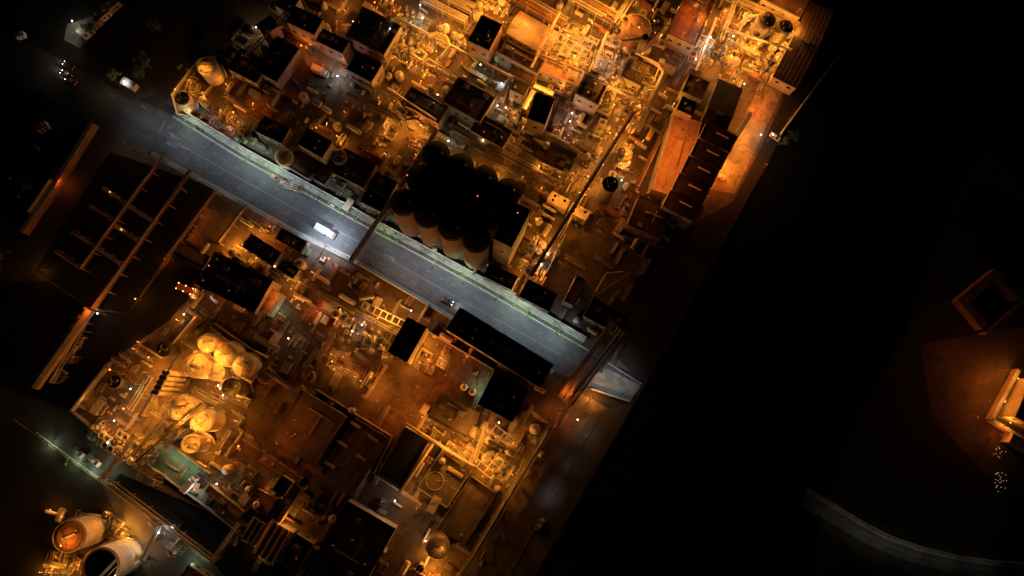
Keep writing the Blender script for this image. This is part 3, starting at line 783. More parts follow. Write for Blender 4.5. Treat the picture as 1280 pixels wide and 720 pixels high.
sheet('light_pool_pad', [(1150, 430), (1330, 400), (1330, 620), (1230, 590), (1165, 520)], .006, 'quay')  # lighter ground added to carry the glow outside the right-edge wall

# ================================================================== BUILDINGS north of the road
B = building
B('black flat-roofed hall at the upper left corner of the tan apron', (368, 8), (403, 24), 22, 14)
B('black oblong hall in the middle of the tan apron', (403, 36), (436, 52), 17, 10)
B('black square hall with lit right wall behind the kerbside tank', (385, 160), (415, 177), 24, 12)
B('low rust-orange flat roof beside the kerbside tank', (371, 187), (398, 203), 24, 4, 'roof_rust', units=1, wins=0)
B('tiny rust-orange roof right of the row of dark bollards', (402, 206), (416, 214), 20, 4, 'roof_rust', units=1, wins=0)
B('small black hall right of the tan apron', (446, 64), (477, 80), 26, 10)
B('wide brown warehouse with white lamp on its upper roof edge', (452, 8), (500, 32), 42, 9, 'roof_brown', units=4)
B('dim dark red roof beside the orange yard left of the silos', (514, 108), (560, 134), 24, 8, 'roof_brown', 'wall_brick')
B('large unlit brown shed above the silo block', (572, 96), (618, 122), 36, 10, 'roof_brown', units=3)
B('unlit black shed between the silo block and the white lit shed', (600, 142), (640, 164), 24, 8)
B('dark red roof right of the blazing yellow pipe bank', (601, 19), (627, 31), 36, 12, 'roof_brown', 'wall_brick', units=3)
B('broad tan vaulted roof at the top centre', (650, 14), (697, 41), 32, 7, 'roof_metal', 'wall_metal', 'vault', units=0)
B('long dark roof just below the tan vaulted roof', (632, 50), (680, 76), 18, 9, 'roof_brown')
B('pale tan slab roof between the vaulted roof and the yellow unit', (677, 68), (730, 90), 20, 7, 'roof_light', 'wall_metal')
B('small black roof above the yellow lit walkway', (643, 99), (661, 107), 14, 9, units=1)
B('tall black-roofed tower with yellow walkway along two sides', (671, 116), (693, 124), 34, 15, units=1)
B('dim brown roof left of the yellow vessel rows', (732, 92), (760, 106), 28, 11, 'roof_brown')
B('brown roof framed by the bright bent pipe', (787, 72), (812, 84), 26, 9, 'roof_brown')
B('small grey pump house under a white lamp with pale roof', (612, 98), (636, 108), 16, 5, 'roof_light', units=2)
B('low roof above the dark tan roof row near the centre top', (640, 83), (668, 96), 9, 6, 'roof_rust', units=0)
B('short orange-brown roof above the black cube roof', (862, 92), (887, 103), 24, 9, 'roof_rust', 'wall_metal')
B('black cube-like roof at the upper end of the long orange roof', (853, 121), (872, 130), 17, 15)
B('very long orange-lit flat roof with a ridge along its left edge', (843, 143), (878, 154), 98, 9, 'roof_light', 'wall_metal', units=3, wins=0)
for i in range(5):
    a = (884 - i * 11.5, 152 + i * 21.5)
    B('sawtooth bay with a pale skylight strip, %s from the top' % ['first', 'second', 'third', 'fourth', 'fifth'][i], a, (a[0] + 38, a[1] + 19), 22, 12 + (i % 2) * .4, 'roof_tar', 'wall_metal', sky=0, units=0, name='sawtooth_bay', wins=2)
B('reddish roof at the very top right next to the coast', (950, -8), (1004, 22), 4, 8, 'roof_rust', 'wall_metal', units=0) if False else None
B('wide reddish roof at the top right above the yellow coastal unit', (968, -32), (1015, -8), 34, 8, 'roof_brown', 'wall_metal', units=2)
B('long brown coastal warehouse running down beside the black water', (1014, 2), (1042, 16), 104, 7, 'roof_brown', 'wall_metal', 'gable')
B('long tan roof left of the grey silver unit', (862, -18), (896, -3), 66, 9, 'roof_rust', 'wall_metal')
B('dark shed between the grey silver unit and the bright orange lane', (900, 100), (928, 112), 84, 8, 'roof_tar', 'wall_metal', 'gable')
B('black roof squeezed between silo block and road', (612, 329), (647, 346), 18, 10)
B('black oblong roof above the road right of the yellow slot', (660, 349), (697, 368), 24, 12)
B('narrow tan roof right of the grey passage above the road', (721, 344), (733, 350), 36, 7, 'roof_rust', 'wall_metal', units=0, wins=0)
B('dark low shed below the long orange roof', (800, 244), (842, 262), 40, 8, 'roof_tar', 'wall_brick')
B('small orange roof at the right edge of the dark low shed', (822, 270), (832, 274), 20, 4, 'roof_rust', units=0, wins=0)
B('unlit flat shed left of the wide pipe bridge', (742, 372), (786, 396), 26, 6, 'roof_tar')
B('small tan block with bright lamp at the top left', (338, 19), (348, 32), 22, 8, 'roof_rust', 'wall_metal', units=1)
B('tan block touching the top edge left of the black hall', (354, -12), (374, -2), 22, 8, 'roof_rust', 'wall_metal', units=1)
B('unlit hall left of the tan apron', (345, 45), (372, 60), 50, 7, 'roof_tar')
B('unlit long shed above the rust-red yard', (300, 60), (335, 78), 30, 6, 'roof_tar')
B('dark flat shed left of the black square hall', (330, 145), (362, 160), 22, 5, 'roof_brown')
B('dark brick shed between the kerb wall and the black bridge end', (430, 185), (470, 205), 34, 5, 'roof_brown', 'wall_brick')
B('dark sheds behind the left end of the silo block', (470, 215), (496, 228), 42, 6, 'roof_tar')
B('brown flat shed in the middle of the dim pipe area', (690, 178), (722, 192), 28, 6, 'roof_brown')
# pale twin filter house
for i, (a, b) in enumerate((((690, 239), (713, 251)), ((716, 253), (738, 265)))):
    t = B(['upper left half of the pale cream twin filter house', 'lower right half of the pale cream twin filter house'][i], a, b, 13, 6, 'tank_cream', 'tank_cream', units=0, wins=0, name='filter_house')
    for x, y in ((-2, .9), (-2, -.9), (2, .9)): MB().lathe([(.55, 0), (.55, .3), (.01, .3)], (x, y, 6.07), 14).build('roof_hatch', 'void', t)

# silo block: twelve tall cylinders
for j in range(3):
    for k in range(4):
        px = 545 + k * 30 - j * 20; py = 193 + k * 15.5 + j * 30; h = 31
        f = MPP(px, py, h); r = 17.0 * f; c = W(px, py, h)
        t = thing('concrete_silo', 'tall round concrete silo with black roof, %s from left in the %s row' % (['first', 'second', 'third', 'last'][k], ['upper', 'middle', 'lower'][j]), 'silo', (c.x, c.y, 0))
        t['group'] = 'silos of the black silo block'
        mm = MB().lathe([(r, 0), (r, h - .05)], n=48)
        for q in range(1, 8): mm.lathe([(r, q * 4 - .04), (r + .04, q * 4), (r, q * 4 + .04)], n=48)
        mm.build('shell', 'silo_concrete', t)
        ro = MB().lathe([(r + .15, h - .3), (r + .15, h + .1), (.6, h + .9), (.01, h + .9)], n=48).build('roof', 'roof_tar', t)
        MB().lathe([(.5, .4), (.5, 1.2), (.01, 1.3)], (r * .4, 0, h), 12).build('vent', 'steel', ro)
        MB().box((-r * .3, r * .3, h + .6), (1.1, 1.1, .5)).build('hatch', 'steel', ro)
        mm = MB()
        for i in range(28):
            a_, b_ = 2 * PI * i / 28, 2 * PI * (i + 1) / 28
            mm.tube((r * math.cos(a_), r * math.sin(a_), h + 1.1), (r * math.cos(b_), r * math.sin(b_), h + 1.1), .04, 4, caps=False)
            mm.tube((r * math.cos(a_), r * math.sin(a_), h), (r * math.cos(a_), r * math.sin(a_), h + 1.1), .04, 4, caps=False)
        mm.build('railing', 'steel', t)
B('black head-house block at the right end of the silo block', (641, 252), (663, 263), 52, 33, units=3, name='head_house', wins=2)
gallery('thin dim conveyor casing crossing the silo roofs', (548, 232), (640, 278), 3, 33, 1.6, 'steel_dark', roof='steel_dark', legs=False)

# ================================================================== BUILDINGS south of the road
B('large black-roofed hall beside the lorry with glowing lights', (268, 314), (340, 350), 47, 12, units=6)
B('tan narrow roof against the right end of the black-roofed hall', (336, 358), (351, 367), 32, 8, 'roof_metal', units=1)
B('dark roof right of the yellow lit passage', (314, 292), (352, 316), 20, 8, 'roof_brown', 'wall_brick')
B('small black roof left of the boxy lit tank', (354, 324), (374, 337), 14, 7, units=1)
B('low shed in the dark lot below the road with a brown roof', (352, 285), (384, 302), 16, 4, 'roof_brown')
B('black tower hall with yellow machinery on its upper edge', (509, 396), (533, 409), 50, 14, units=2)
B('long black hall running along the lower side of the road', (575, 384), (692, 456), 33, 11, units=8, wins=8)
B('black-brown square roof right of the two white tanks', (617, 466), (660, 488), 44, 12, units=3)
B('dim brown square roof below the two white tanks', (552, 490), (600, 517), 36, 7, 'roof_brown', units=3)
B('black-roofed basin house edged by yellow lit walls', (506, 533), (537, 551), 70, 8, 'void', units=0, wins=0, doors=0, name='basin_house')
B('low grey-roofed shed right of the sludge basin', (590, 596), (622, 618), 76, 3, 'roof_brown', units=1, wins=0)
B('long low dark depot with orange wall at top right', (435, 626), (495, 661), 84, 7, 'roof_tar', 'wall_metal', units=5, wins=0)
B('dim brown flat roof with paler left half', (376, 486), (432, 520), 74, 5, 'roof_brown', units=3, wins=0)
t = B('flat brown roof carrying rows of short pale monitors', (444, 522), (486, 548), 82, 4, 'roof_brown', units=0, wins=0)
for x, y in ((-5.6, 9), (2.2, 8.2), (-5.8, 1.2), (2.4, .6), (-5.7, -7)): MB().box((x, y, 4.4), (4, .9, .8)).build('roof_monitor', 'roof_light', t)
B('tan office roof framing a dark court', (326, 563), (377, 598), 14, 6, 'roof_rust', units=2)
B('tan side wing running down from the office roof', (366, 604), (377, 611), 50, 6, 'roof_rust', units=1, wins=0)
B('small black tower on the tan office block', (353, 594), (366, 603), 22, 10, units=0)
B('red-brown low roof holding a round white hatch', (322, 610), (346, 624), 26, 4, 'roof_rust', 'wall_brick', units=1)
B('orange ribbed roof left of a second fainter one', (338, 650), (367, 666), 46, 6, 'roof_rust', 'wall_metal', 'ribbed', wins=0)
B('faint ribbed roof cut by the bottom edge', (392, 684), (414, 697), 44, 6, 'roof_rust', 'wall_metal', 'ribbed', wins=0)
B('black roof between the two ribbed roofs', (370, 667), (392, 680), 40, 9)
B('striped low roof left of the ribbed roof', (316, 646), (334, 657), 30, 4, 'roof_brown', 'wall_metal', 'ribbed', wins=0)
B('tan narrow shed along the black canal', (262, 606), (305, 640), 10, 4, 'roof_rust', 'wall_metal', units=1, wins=0)
B('brown narrow shed below the first canal shed', (272, 628), (312, 660), 9, 4, 'roof_brown', 'wall_metal', units=1, wins=0)
B('orange round-ended roof at the bottom left edge', (236, 706), (262, 724), 26, 5, 'roof_rust', units=1)
B('unlit hall beyond the boundary at far left', (20, 200), (60, 222), 50, 6)
B('dim red-brown roof above the dark lorry yard', (212, 296), (262, 322), 18, 4, 'roof_rust', units=0, wins=0)
# lit building far right and court
wall_line('glowing yellow wall round the building at the right edge', [(1274, 462), (1240, 525), (1292, 556)], 3, 1.3, 'roof_light')
B('black-roofed building inside the glowing wall at the right edge', (1292, 474), (1345, 503), 52, 9, 'roof_tar', 'roof_light', wins=8, units=3)
B('small yellow lit annex below the glowing building', (1266, 542), (1300, 560), 12, 4, 'roof_light', 'roof_light', wins=2, units=0)
t = thing('square_court', 'dim square walled court above the glowing building', 'building', W(1231, 380), math.radians(37))
for (x, y, a, b) in ((0, 7, 20, 3.6), (0, -7, 20, 1.2)): MB().box((x, y, 2), (a, b, 4)).build('wing', 'roof_rust', t)
for (x, y, a, b) in ((-8.4, 0, 3.2, 10.6), (9, 0, 2, 10.6)): MB().box((x, y, 1.95), (a, b, 3.9)).build('wing', 'roof_rust', t)

# ================================================================== TANKS
tank('cream cone-roofed tank at the upper end of the roadside bund', 260, 84, 12, 8, 'dome')
tank('dark-topped round tank at the lower end of the roadside bund', 228, 123, 9, 7, 'flat', 'tank_cream', 'steel_dark')
wall_line('yellow lit bund wall round the roadside tanks', [(247, 74), (214, 118), (221, 142), (234, 145), (272, 96), (268, 70), (247, 74)], 1.8, .3)
tank('ringed cream tank close behind the kerbside wall', 355, 196, 11, 6, 'cone')
tank('small dark tank right of the black square hall', 424, 196, 9, 7, 'cone', 'steel', 'roof_brown')
tank('big brown cone-roofed tank beside the black exhaust duct', 795, 36, 18, 9, 'cone', 'roof_rust', 'roof_rust')
tank('dark round tower left of the long orange roof', 763, 230, 10, 16, 'flat', 'steel', 'roof_tar', rail=False)
tank('yellow lit ringed tank right of the black conveyor', 780, 193, 10, 6, 'cone')
tank('uppermost cream tank of the left cluster, by the slim silos', 260, 429, 12, 9, 'dome')
tank('cream tank with dark thin pipe crossing its roof', 246, 457, 15.5, 10, 'cone')
tank('left one of the two brown domed tanks', 283, 443, 15, 10, 'dome')
tank('right one of the two brown domed tanks', 305, 457, 14.5, 10, 'dome')
tank('cream flat tank with two dark hatches', 270, 465, 11, 7, 'flat')
tank('large cream tank with a lit lower half, upper left of four', 227, 510, 15.5, 11, 'cone')
tank('large cream tank with a broad pale side, right of four', 253, 526, 14.5, 12, 'cone')
tank('smallest cream tank of the four, at their left', 214, 540, 9.5, 8, 'flat')
tank('lowest cream tank of the four with white lit side', 239, 555, 11.5, 12, 'flat')
tank('rusty-topped tall tank at the bottom left corner', 88, 670, 20, 14, 'cone', 'tank_cream', 'rust')
tank('open-topped pale tank at the bottom left corner', 126, 708, 24, 16, 'open', 'tank_white')
tank('shiny domed tank with ring gallery at the bottom', 547, 684, 15, 9, 'dome', 'steel', 'steel')
tank('thin dark upright tank below the shiny domed tank', 525, 711, 5, 7, 'flat', 'steel', 'roof_tar', rail=False)
tank('left one of two small white tanks in the yard', 580, 484, 4.5, 4, 'dome', 'tank_white', rail=False)
tank('right one of two small white tanks in the yard', 590, 490, 4.5, 4, 'dome', 'tank_white', rail=False)
tank('round white hatch tank on the red-brown roof', 320, 631, 4, 6, 'dome', 'tank_white', rail=False)
tank('black basin tank inside the walled tank yard', 143, 477, 8, 7, 'flat', 'steel_dark', 'roof_tar', rail=False)
tank('dim round tank left of the yellow lit passage wall', 205, 437, 9, 8, 'cone', 'steel_dark', 'roof_tar', rail=False)
tank('black machinery-topped tank right of the cream cluster', 289, 484, 12, 12, 'flat', 'steel', 'steel_dark')
tank('boxy lit round tank below the road lot', 374, 329, 6, 6, 'dome', 'tank_cream', rail=False)
tank('dark round tank among the yellow coastal unit pipes', 958, 25, 11, 12, 'cone', 'steel', 'roof_brown')
tank('second dark round tank right of the first coastal one', 982, 34, 9, 12, 'cone', 'steel', 'roof_brown')
tank('brown round tank in the dim yard below the dim brown roof', 332, 470, 10, 6, 'cone', 'roof_rust', 'roof_rust')
tank('dusky tank behind the orange yard crane', 384, 470, 8, 5, 'flat', 'steel', 'roof_rust', rail=False)
# slim silo rack, two ranks of five
for i in range(5):
    for j in range(2):
        c = W(209 - i * 3.4 - j * 4.6, 466 + i * 6.3 - j * 1.0, 17)
        t = thing('slim_silo', 'slim upright silo, %s from top in the %s rank of the rack' % (['first', 'second', 'third', 'fourth', 'fifth'][i], ['right', 'left'][j]), 'silo', (c.x, c.y, 0))
        t['group'] = 'slim silos in the rack'
        MB().lathe([(.85, 1), (.85, 16.4)], n=20).build('shell', 'tank_cream', t)
        MB().lathe([(.85, 16.4), (.8, 16.7), (.35, 17), (.34, 16.8), (.01, 16.75)], n=20).build('top_head', 'steel', t)
        MB().box((0, 0, .5), (1.4, 1.4, 1)).build('base', 'wall_concrete', t)

# ================================================================== RACKS, GALLERIES, WALLS
rack('pipe rack forming the left long rail over the dark storage bays', (100, 336), (203, 194), 5.5, 5, 3, pmat='roof_light', fmat='roof_rust', mix=False, tray=False, deck=True)
rack('pipe rack forming the middle long rail over the storage bays', (116, 386), (238, 212), 6, 6, 3, pmat='roof_light', fmat='roof_rust', mix=False, tray=False, deck=True)
rack('pipe rack at the right edge of the storage bays', (208, 321), (269, 238), 5, 5, 2, pmat='roof_light', fmat='roof_rust', mix=False, tray=False, deck=True)
rack('short pipe rack ending at the road below the lot', (272, 303), (308, 256), 4.5, 5, 2, pmat='roof_light', fmat='roof_rust', mix=False, tray=False, deck=True)
names = ['uppermost left', 'second left', 'third left', 'lowest left', 'upper middle', 'second middle', 'lower middle']
for nme, a, b in zip(names, [(128, 235), (112, 257), (89, 289), (69, 314), (161, 258), (143, 282), (120, 310)], [(154, 252), (137, 272), (116, 306), (97, 332), (189, 275), (171, 299), (150, 329)]):
    rack(nme + ' cross pipe bridge in the dark storage bays', a, b, 5, 4.5, 2, tray=False, pmat='roof_light', fmat='roof_rust', mix=False, deck=True)
gallery('long lattice gallery running down to the black canal', (110, 386), (40, 484), 10, 9, 2.5, 'roof_rust', roof='roof_metal', slots=9)
rack('pipe rack hugging the lattice gallery on its right', (105, 402), (62, 478), 5, 5, 4)
gallery('thin black conveyor crossing the plant from top right', (792, 140), (663, 345), 3.2, 22, 1.6)
gallery('narrow black pipe bridge crossing the main road', (497, 238), (438, 326), 5, 9, 1.8, 'steel_dark')
gallery('black casing leading from the narrow bridge to the orange yard', (545, 163), (499, 234), 4, 8, 1.6, 'steel_dark')
rack('wide multi-pipe bridge over the right end of the road', (772, 408), (704, 500), 22, 9, 10, name='pipe_bridge', cat='pipe bridge')
rack('outer thin pipe bridge right of the wide one', (778, 416), (748, 464), 5, 8, 2, name='pipe_bridge', cat='pipe bridge')
t = gallery('square sided trunk casing on the wide pipe bridge', (777, 412), (712, 498), 3, 12, 1.2, 'steel_dark', legs=False)
gallery('tapered casing below the wide bridge reaching the quay', (712, 503), (694, 535), 5, 6, 1.5, 'roof_rust', roof='roof_rust')
wall_line('kerbside concrete wall on the upper side of the road', off(U, 13), 2.2, .25)
wall_line('wall along the lower side of the road near the long hall', [(448, 330), (560, 396)], 2, .25)
wall_line('orange lit wall with buttresses at the far left', [(115, 153), (92, 190), (66, 232), (26, 290)], 4, 1.4, 'roof_rust')
wall_line('yellow lit yard wall on the left of the walled tank yard', [(134, 454), (88, 513)], 3.5, .5)
wall_line('pale parapet along the canal road below the tank yard', [(88, 513), (122, 541), (188, 583)], 2, .5)
wall_line('pale parapet from the green yard to the canal sheds', [(190, 585), (262, 637), (300, 668)], 1.6, .4)
wall_line('thin wall above the green yard', [(207, 552), (262, 592)], 2.5, .3)
wall_line('bright diagonal roof wall above the slim silo rack', [(173, 430), (200, 446)], 3, .4, 'roof_light')
wall_line('wall running up from the slim silo rack', [(200, 448), (245, 395)], 3, .5, 'roof_rust')
wall_line('long low wall above the domed tanks', [(262, 408), (330, 462)], 2.5, .4, 'roof_rust')
wall_line('second low wall above the long domed-tank wall', [(268, 404), (345, 458)], 2.5, .3, 'roof_rust')
wall_line('wall crossing the yard right of the domed tanks', [(330, 462), (362, 484)], 3, .6)
wall_line('thin orange wall round the orange lit yard', [(531, 412), (617, 462), (612, 478)], 3, .35)
wall_line('thin wall along the lower edge of the orange lit yard', [(395, 487), (490, 546), (467, 592)], 3, .35)
wall_line('short wall below the basin house', [(468, 594), (500, 614)], 2, .3)
wall_line('dark bank wall between road end and right quay', [(739, 486), (788, 502)], 1.2, .5, 'steel_dark')
fence('dim railing beside the lower left road', [(20, 525), (122, 598), (262, 704)], 1.3)
gallery('long thin jetty casing over the black water', (1047, 72), (976, 168), 2.4, 5, 1, 'steel', roof='steel', name='jetty', cat='jetty')
gallery('added pale walkway in place of the lit upper basin house wall', (507, 529), (592, 583), 3, 9, .4, 'steel_pale', name='walkway', roof='roof_light', cat='walkway')  # pale strip added to stand for the lit upper wall
gallery('added pale walkway in place of the lit wall between the basins', (541, 554), (499, 616), 4.5, 8, .5, 'steel_pale', name='walkway', roof='roof_light', cat='walkway')  # likewise added, standing for the lit right-hand wall
gallery('short yellow walkway under the sludge basin', (502, 614), (526, 632), 3.5, 6, .4, 'steel_pale', name='walkway', roof='roof_light', cat='walkway')
gallery('yellow stub walkway left of the dim square roof', (530, 523), (522, 536), 4.5, 6, .4, 'steel_pale', name='walkway', roof='roof_light', cat='walkway')
gallery('pale yellow gallery beside the black tower hall', (482, 455), (454, 497), 6, 6, 2, 'tank_cream', name='walkway', roof='tank_cream', slots=3, cat='walkway')
gallery('small pale gallery left of the long yellow one', (463, 473), (457, 482), 4, 4, 1.5, 'tank_cream', name='walkway', roof='tank_cream', cat='walkway')
gallery('yellow walkway along the left side of the black tower roof', (667, 113), (655, 136), 5, 11, .6, 'steel_pale', name='walkway', roof='roof_light', cat='walkway')
gallery('yellow walkway along the top of the black tower roof', (668, 106), (692, 117), 5, 11, .6, 'steel_pale', name='walkway', roof='roof_light', cat='walkway')
gallery('yellow lit slot walkway between the two black roofs', (656, 344), (644, 366), 5, 5, .6, 'steel_pale', name='walkway', roof='roof_light', cat='walkway')
gallery('brown chute from machinery yard down to the dim yard', (417, 417), (396, 450), 5, 7, 1.5, 'roof_rust', roof='roof_rust')
gallery('slanting pale chute above the machinery yard', (449, 374), (468, 371), 3, 7, 1, 'roof_light', roof='roof_light')
gallery('dark beam crossing below the domed tanks', (345, 440), (326, 466), 5, 9, 1.6)
gallery('dark beam running down right of the domed tanks', (330, 462), (362, 484), 6, 8, 1.6)
rack('tan cable bridge at the top left from the tan block', (376, -6), (306, 70), 4, 7, 2)
rack('slanting pipe rack left of the black square hall', (362, 137), (336, 172), 8, 5, 3)
rack('bright pipe bank at the top centre, upper one', (535, -18), (592, 12), 13, 7, 9, mix=False)
rack('bright pipe bank at the top centre, lower one', (527, -2), (583, 26), 9, 6, 6)
rack('brown pipe bank between the vaulted roof and the top edge', (640, -8), (706, 30), 16, 6, 10, pmat='rust')
rack('gold pipe bank left of the big brown tank', (706, -12), (770, 24), 16, 7, 10)
rack('vertical pipe trunk falling from the top edge by the brown tank', (794, -14), (768, 28), 7, 8, 4)
rack('long lit pipe rack above the silo block, upper strand', (618, 172), (676, 206), 6, 5, 4)
rack('long lit pipe rack above the silo block, lower strand', (612, 182), (672, 214), 6, 5, 4)
rack('pipe rack right of the silo block roofs', (590, 188), (650, 222), 6, 4, 3)
rack('dim pipe rack across the centre of the plant', (565, 160), (700, 232), 7, 5, 5, pmat='steel')
rack('dim pipe rack left of the yellow vessel rows', (650, 150), (745, 206), 6, 5, 5, pmat='steel')
rack('pipe rack falling left of the yellow ringed tank', (790, 148), (750, 222), 10, 6, 5)
rack('pipe rack falling right of the yellow ringed tank', (830, 90), (796, 160), 6, 6, 4)
rack('pipe rack along the yellow coastal unit upper edge', (906, -6), (1000, 34), 9, 7, 6)
rack('pipe rack along the yellow coastal unit lower edge', (908, 52), (950, 70), 7, 6, 5)
rack('pipe rack left of the coastal unit', (920, -8), (900, 48), 6, 6, 3)
rack('pipe rack beside the long orange roof', (836, 148), (796, 232), 3, 6, 2)
rack('rust pipe rack above the narrow bridge', (440, 96), (510, 132), 6, 5, 4, pmat='rust')
rack('second rust pipe rack above the narrow bridge', (432, 118), (500, 152), 4, 5, 3, pmat='rust')
rack('pipe rack under the curved yellow pipework', (540, 84), (610, 118), 3, 5, 2)
rack('pipe rack crossing the glittering skid', (712, 268), (672, 345), 5, 6, 3)
rack('pipe rack dim at the lower centre right', (700, 512), (560, 745), 7, 5, 4, pmat='steel')
rack('double pipe rack inside the walled tank yard', (186, 470), (160, 512), 7, 4, 4)
rack('thin pipe rack crossing the cream tanks', (252, 505), (170, 578), 4, 15, 1, tray=False, pmat='steel_dark', fmat='steel_dark')
rack('pipe rack from canal bridge up through the machine house', (166, 572), (205, 524), 5, 6, 3)
rack('pipe bridge over the canal road at lower left', (126, 604), (170, 545), 7, 7, 4, name='pipe_bridge', cat='pipe bridge')
rack('second pipe bridge over the canal lower down', (268, 700), (300, 655), 5, 6, 3, name='pipe_bridge', cat='pipe bridge')
rack('rack along the canal bottom side with grey pipes', (140, 606), (268, 702), 6, 4, 5, pmat='steel')
rack('pair of dark rails descending from canal corner', (200, 652), (176, 700), 5, 5, 3, pmat='steel_dark')
rack('thin pipe rack right of the lowest cream tank', (286, 538), (272, 560), 2.5, 4, 1)
rack('long pipe strand under the cream cluster', (240, 489), (272, 506), 9, 6, 3, pmat='tank_cream', mix=False)
rack('dim thin pipes near the right quay corner', (790, 340), (745, 370), 3, 5, 2, pmat='steel')
rack('dark pipe run along the orange lane left edge', (938, 140), (880, 232), 4, 6, 3)
rack('frame pipes dropping into the yellow lit frame', (607, 527), (592, 575), 4, 8, 3)

for lab, a, b, w_, h_ in [('long steel walkway bridge across the top centre plant', (500, 24), (640, 96), 2.5, 9), ('walkway bridge left of the brightest yellow unit', (700, 14), (664, 84), 2.5, 10),
    ('walkway bridge right of the brightest yellow unit', (760, 40), (742, 84), 2.5, 10), ('walkway bridge over the yellow vessel rows', (742, 98), (800, 128), 2.5, 11),
    ('walkway bridge through the glittering skid', (708, 292), (684, 340), 2, 8), 
    ('walkway bridge across the yellow coastal unit', (908, 36), (990, 62), 2.5, 11),
    ('walkway bridge down the grey silver unit', (896, 22), (870, 88), 2, 10), ('walkway bridge above the orange silo-side yard', (484, 110), (545, 150), 2, 9)]:
    gallery(lab, a, b, w_, h_, .35, 'steel_pale', name='walkway', roof='steel_pale', cat='walkway')
for lab, a, b, w_, n_ in [('pipe rack feeding the slim silo rack', (176, 520), (222, 448), 4, 4), ('pipe rack around the lower left tanks', (205, 560), (290, 500), 4, 4), ('pipe rack left of the curved yellow pipework', (505, 20), (470, 100), 5, 5),
    ('pipe rack between the brown tank and long tan roof', (835, 30), (800, 66), 4, 4), ('pipe rack down the middle of the top plant', (640, 92), (592, 168), 4, 4), ('pipe rack through the sparkling machinery yard', (396, 366), (500, 420), 4, 4)]:
    rack(lab, a, b, w_, 5.5, n_)

# open grid deck frame in the walled tank yard
def gridframe(label, p1, p2, w, h, nx, ny, mat='roof_rust'):
    q = [W(x, y, h) for x, y in quad(p1, p2, w)]; c = sum(q, Vector()) / 4; L = (q[1] - q[0]).length; D = (q[2] - q[1]).length; d = q[1] - q[0]
    t = thing('grid_frame', label, 'frame', (c.x, c.y, 0), math.atan2(d.y, d.x)); m = MB()
    for i in range(nx + 1): m.box((-L / 2 + L * i / nx, 0, h), (.28, D, .3))
    for j in range(ny + 1): m.box((0, -D / 2 + D * j / ny, h + .01), (L, .26, .24))
    m.build('beams', mat, t)
    for x in (-L / 2, L / 2):
        for y in (-D / 2, D / 2): MB().box((x, y, h / 2 - .1), (.25, .25, h - .2)).build('column', 'steel', t)
gridframe('square lattice deck in the walled tank yard', (157, 452), (178, 465), 18, 6, 5, 2)
gridframe('small lattice corner deck at the yard wall', (136, 452), (145, 457), 8, 5, 1, 1)
gridframe('lattice deck of the yellow lit frame, upper', (620, 532), (653, 556), 20, 10, 3, 2, 'steel_pale')
gridframe('lattice deck of the yellow lit frame, lower', (603, 556), (630, 578), 26, 8, 3, 3, 'steel_pale')
gridframe('bright framework hanging over the brightest yellow unit', (690, 36), (740, 66), 28, 11, 5, 3, 'steel_pale')
gridframe('silver framework of the grey silver unit', (872, 42), (893, 50), 36, 9, 2, 5, 'steel_pale')
gridframe('machinery frame beside the black tower hall', (455, 377), (508, 402), 9, 10, 7, 1, 'steel_pale')
gridframe('second frame over the sparkling machinery yard', (430, 388), (490, 418), 30, 7, 5, 3, 'steel')

# bright bent pipe, curved pipework, exhaust duct, sludge ring, crane mast
def bent(label, pts, h, r, mat='insulation', name='bent_pipe'):
    P = [W(x, y, h) for x, y in pts]; o = Vector((P[0].x, P[0].y, 0)); t = thing(name, label, 'pipe', o)
    MB().path([p - o for p in P], r, 10).build('pipe', mat, t)
    for p in P[:-1]: q = p - o; MB().tube((q.x, q.y, 0), (q.x, q.y, h - r), .12, 6).build('support', 'steel', t)
bent('thick bright pipe bent round a brown roof', [(795, 66), (822, 80), (829, 90), (820, 110), (803, 102)], 10, .45)
bent('thin bright pipe looping inside the thick bent one', [(805, 74), (824, 84), (816, 104)], 9, .25)
bent('dark dim pipe zigzag on the right bank', [(742, 370), (758, 342), (778, 340), (790, 346)], 4, .3, 'steel')
bent('curved yellow pipe loop under the top centre lamps', [(513, 66), (525, 62), (533, 68), (528, 76), (520, 72), (513, 66)], 8, .6)
bent('long curved yellow duct beside the yellow loop', [(528, 80), (536, 74), (545, 80), (562, 90)], 8, .5)
bent('wide pale duct with bend at the top centre', [(536, 44), (545, 42), (558, 48), (562, 58), (552, 72)], 9, .8)
bent('short looping pipe left of the pale twin filter house', [(714, 240), (718, 228), (724, 222), (730, 224)], 6, .35)
bent('serpentine yellow pipe right of the orange yard left of silos', [(500, 122), (492, 132), (500, 140), (508, 150), (520, 148), (530, 156)], 7, .5)
bent('yellow elbow at the kerb left of the rust-red yard', [(276, 146), (286, 156), (296, 160), (304, 170)], 4, .4)
bent('pale elbow on the yellow coastal unit', [(925, 30), (934, 22), (946, 20), (955, 28)], 9, .7)
bent('cream elbow on the domed tank wall', [(300, 470), (314, 478), (320, 466)], 7, .5, 'tank_cream')
t = thing('exhaust_duct', 'black tapered exhaust duct swelling towards its round right end', 'duct', W(776, 51, 15) * Vector((1, 1, 0)))
a = W(776, 51, 15); b = W(806, 48, 17); o = Vector((a.x, a.y, 0))
MB().tube(a - o, b - o, .3, 16, 1.3).build('duct', 'steel_dark', t)
MB().lathe([(1.35, -16), (1.35, 1.2), (1.1, 1.2), (1.1, .2), (.01, .2)], b - o, 24).build('stack', 'steel_dark', t)
MB().tube((.3, 0, 0), (.3, 0, 14.8), .2, 8).build('support', 'steel', t)
c = W(560, 592); t = thing('sludge_basin', 'round-armed sludge basin under yellow walkways', 'basin', (c.x, c.y, 0), math.radians(-34))
MB().box((0, 0, .4), (12, 19, .8)).build('sludge_surface', 'sludge', t)
m = MB()
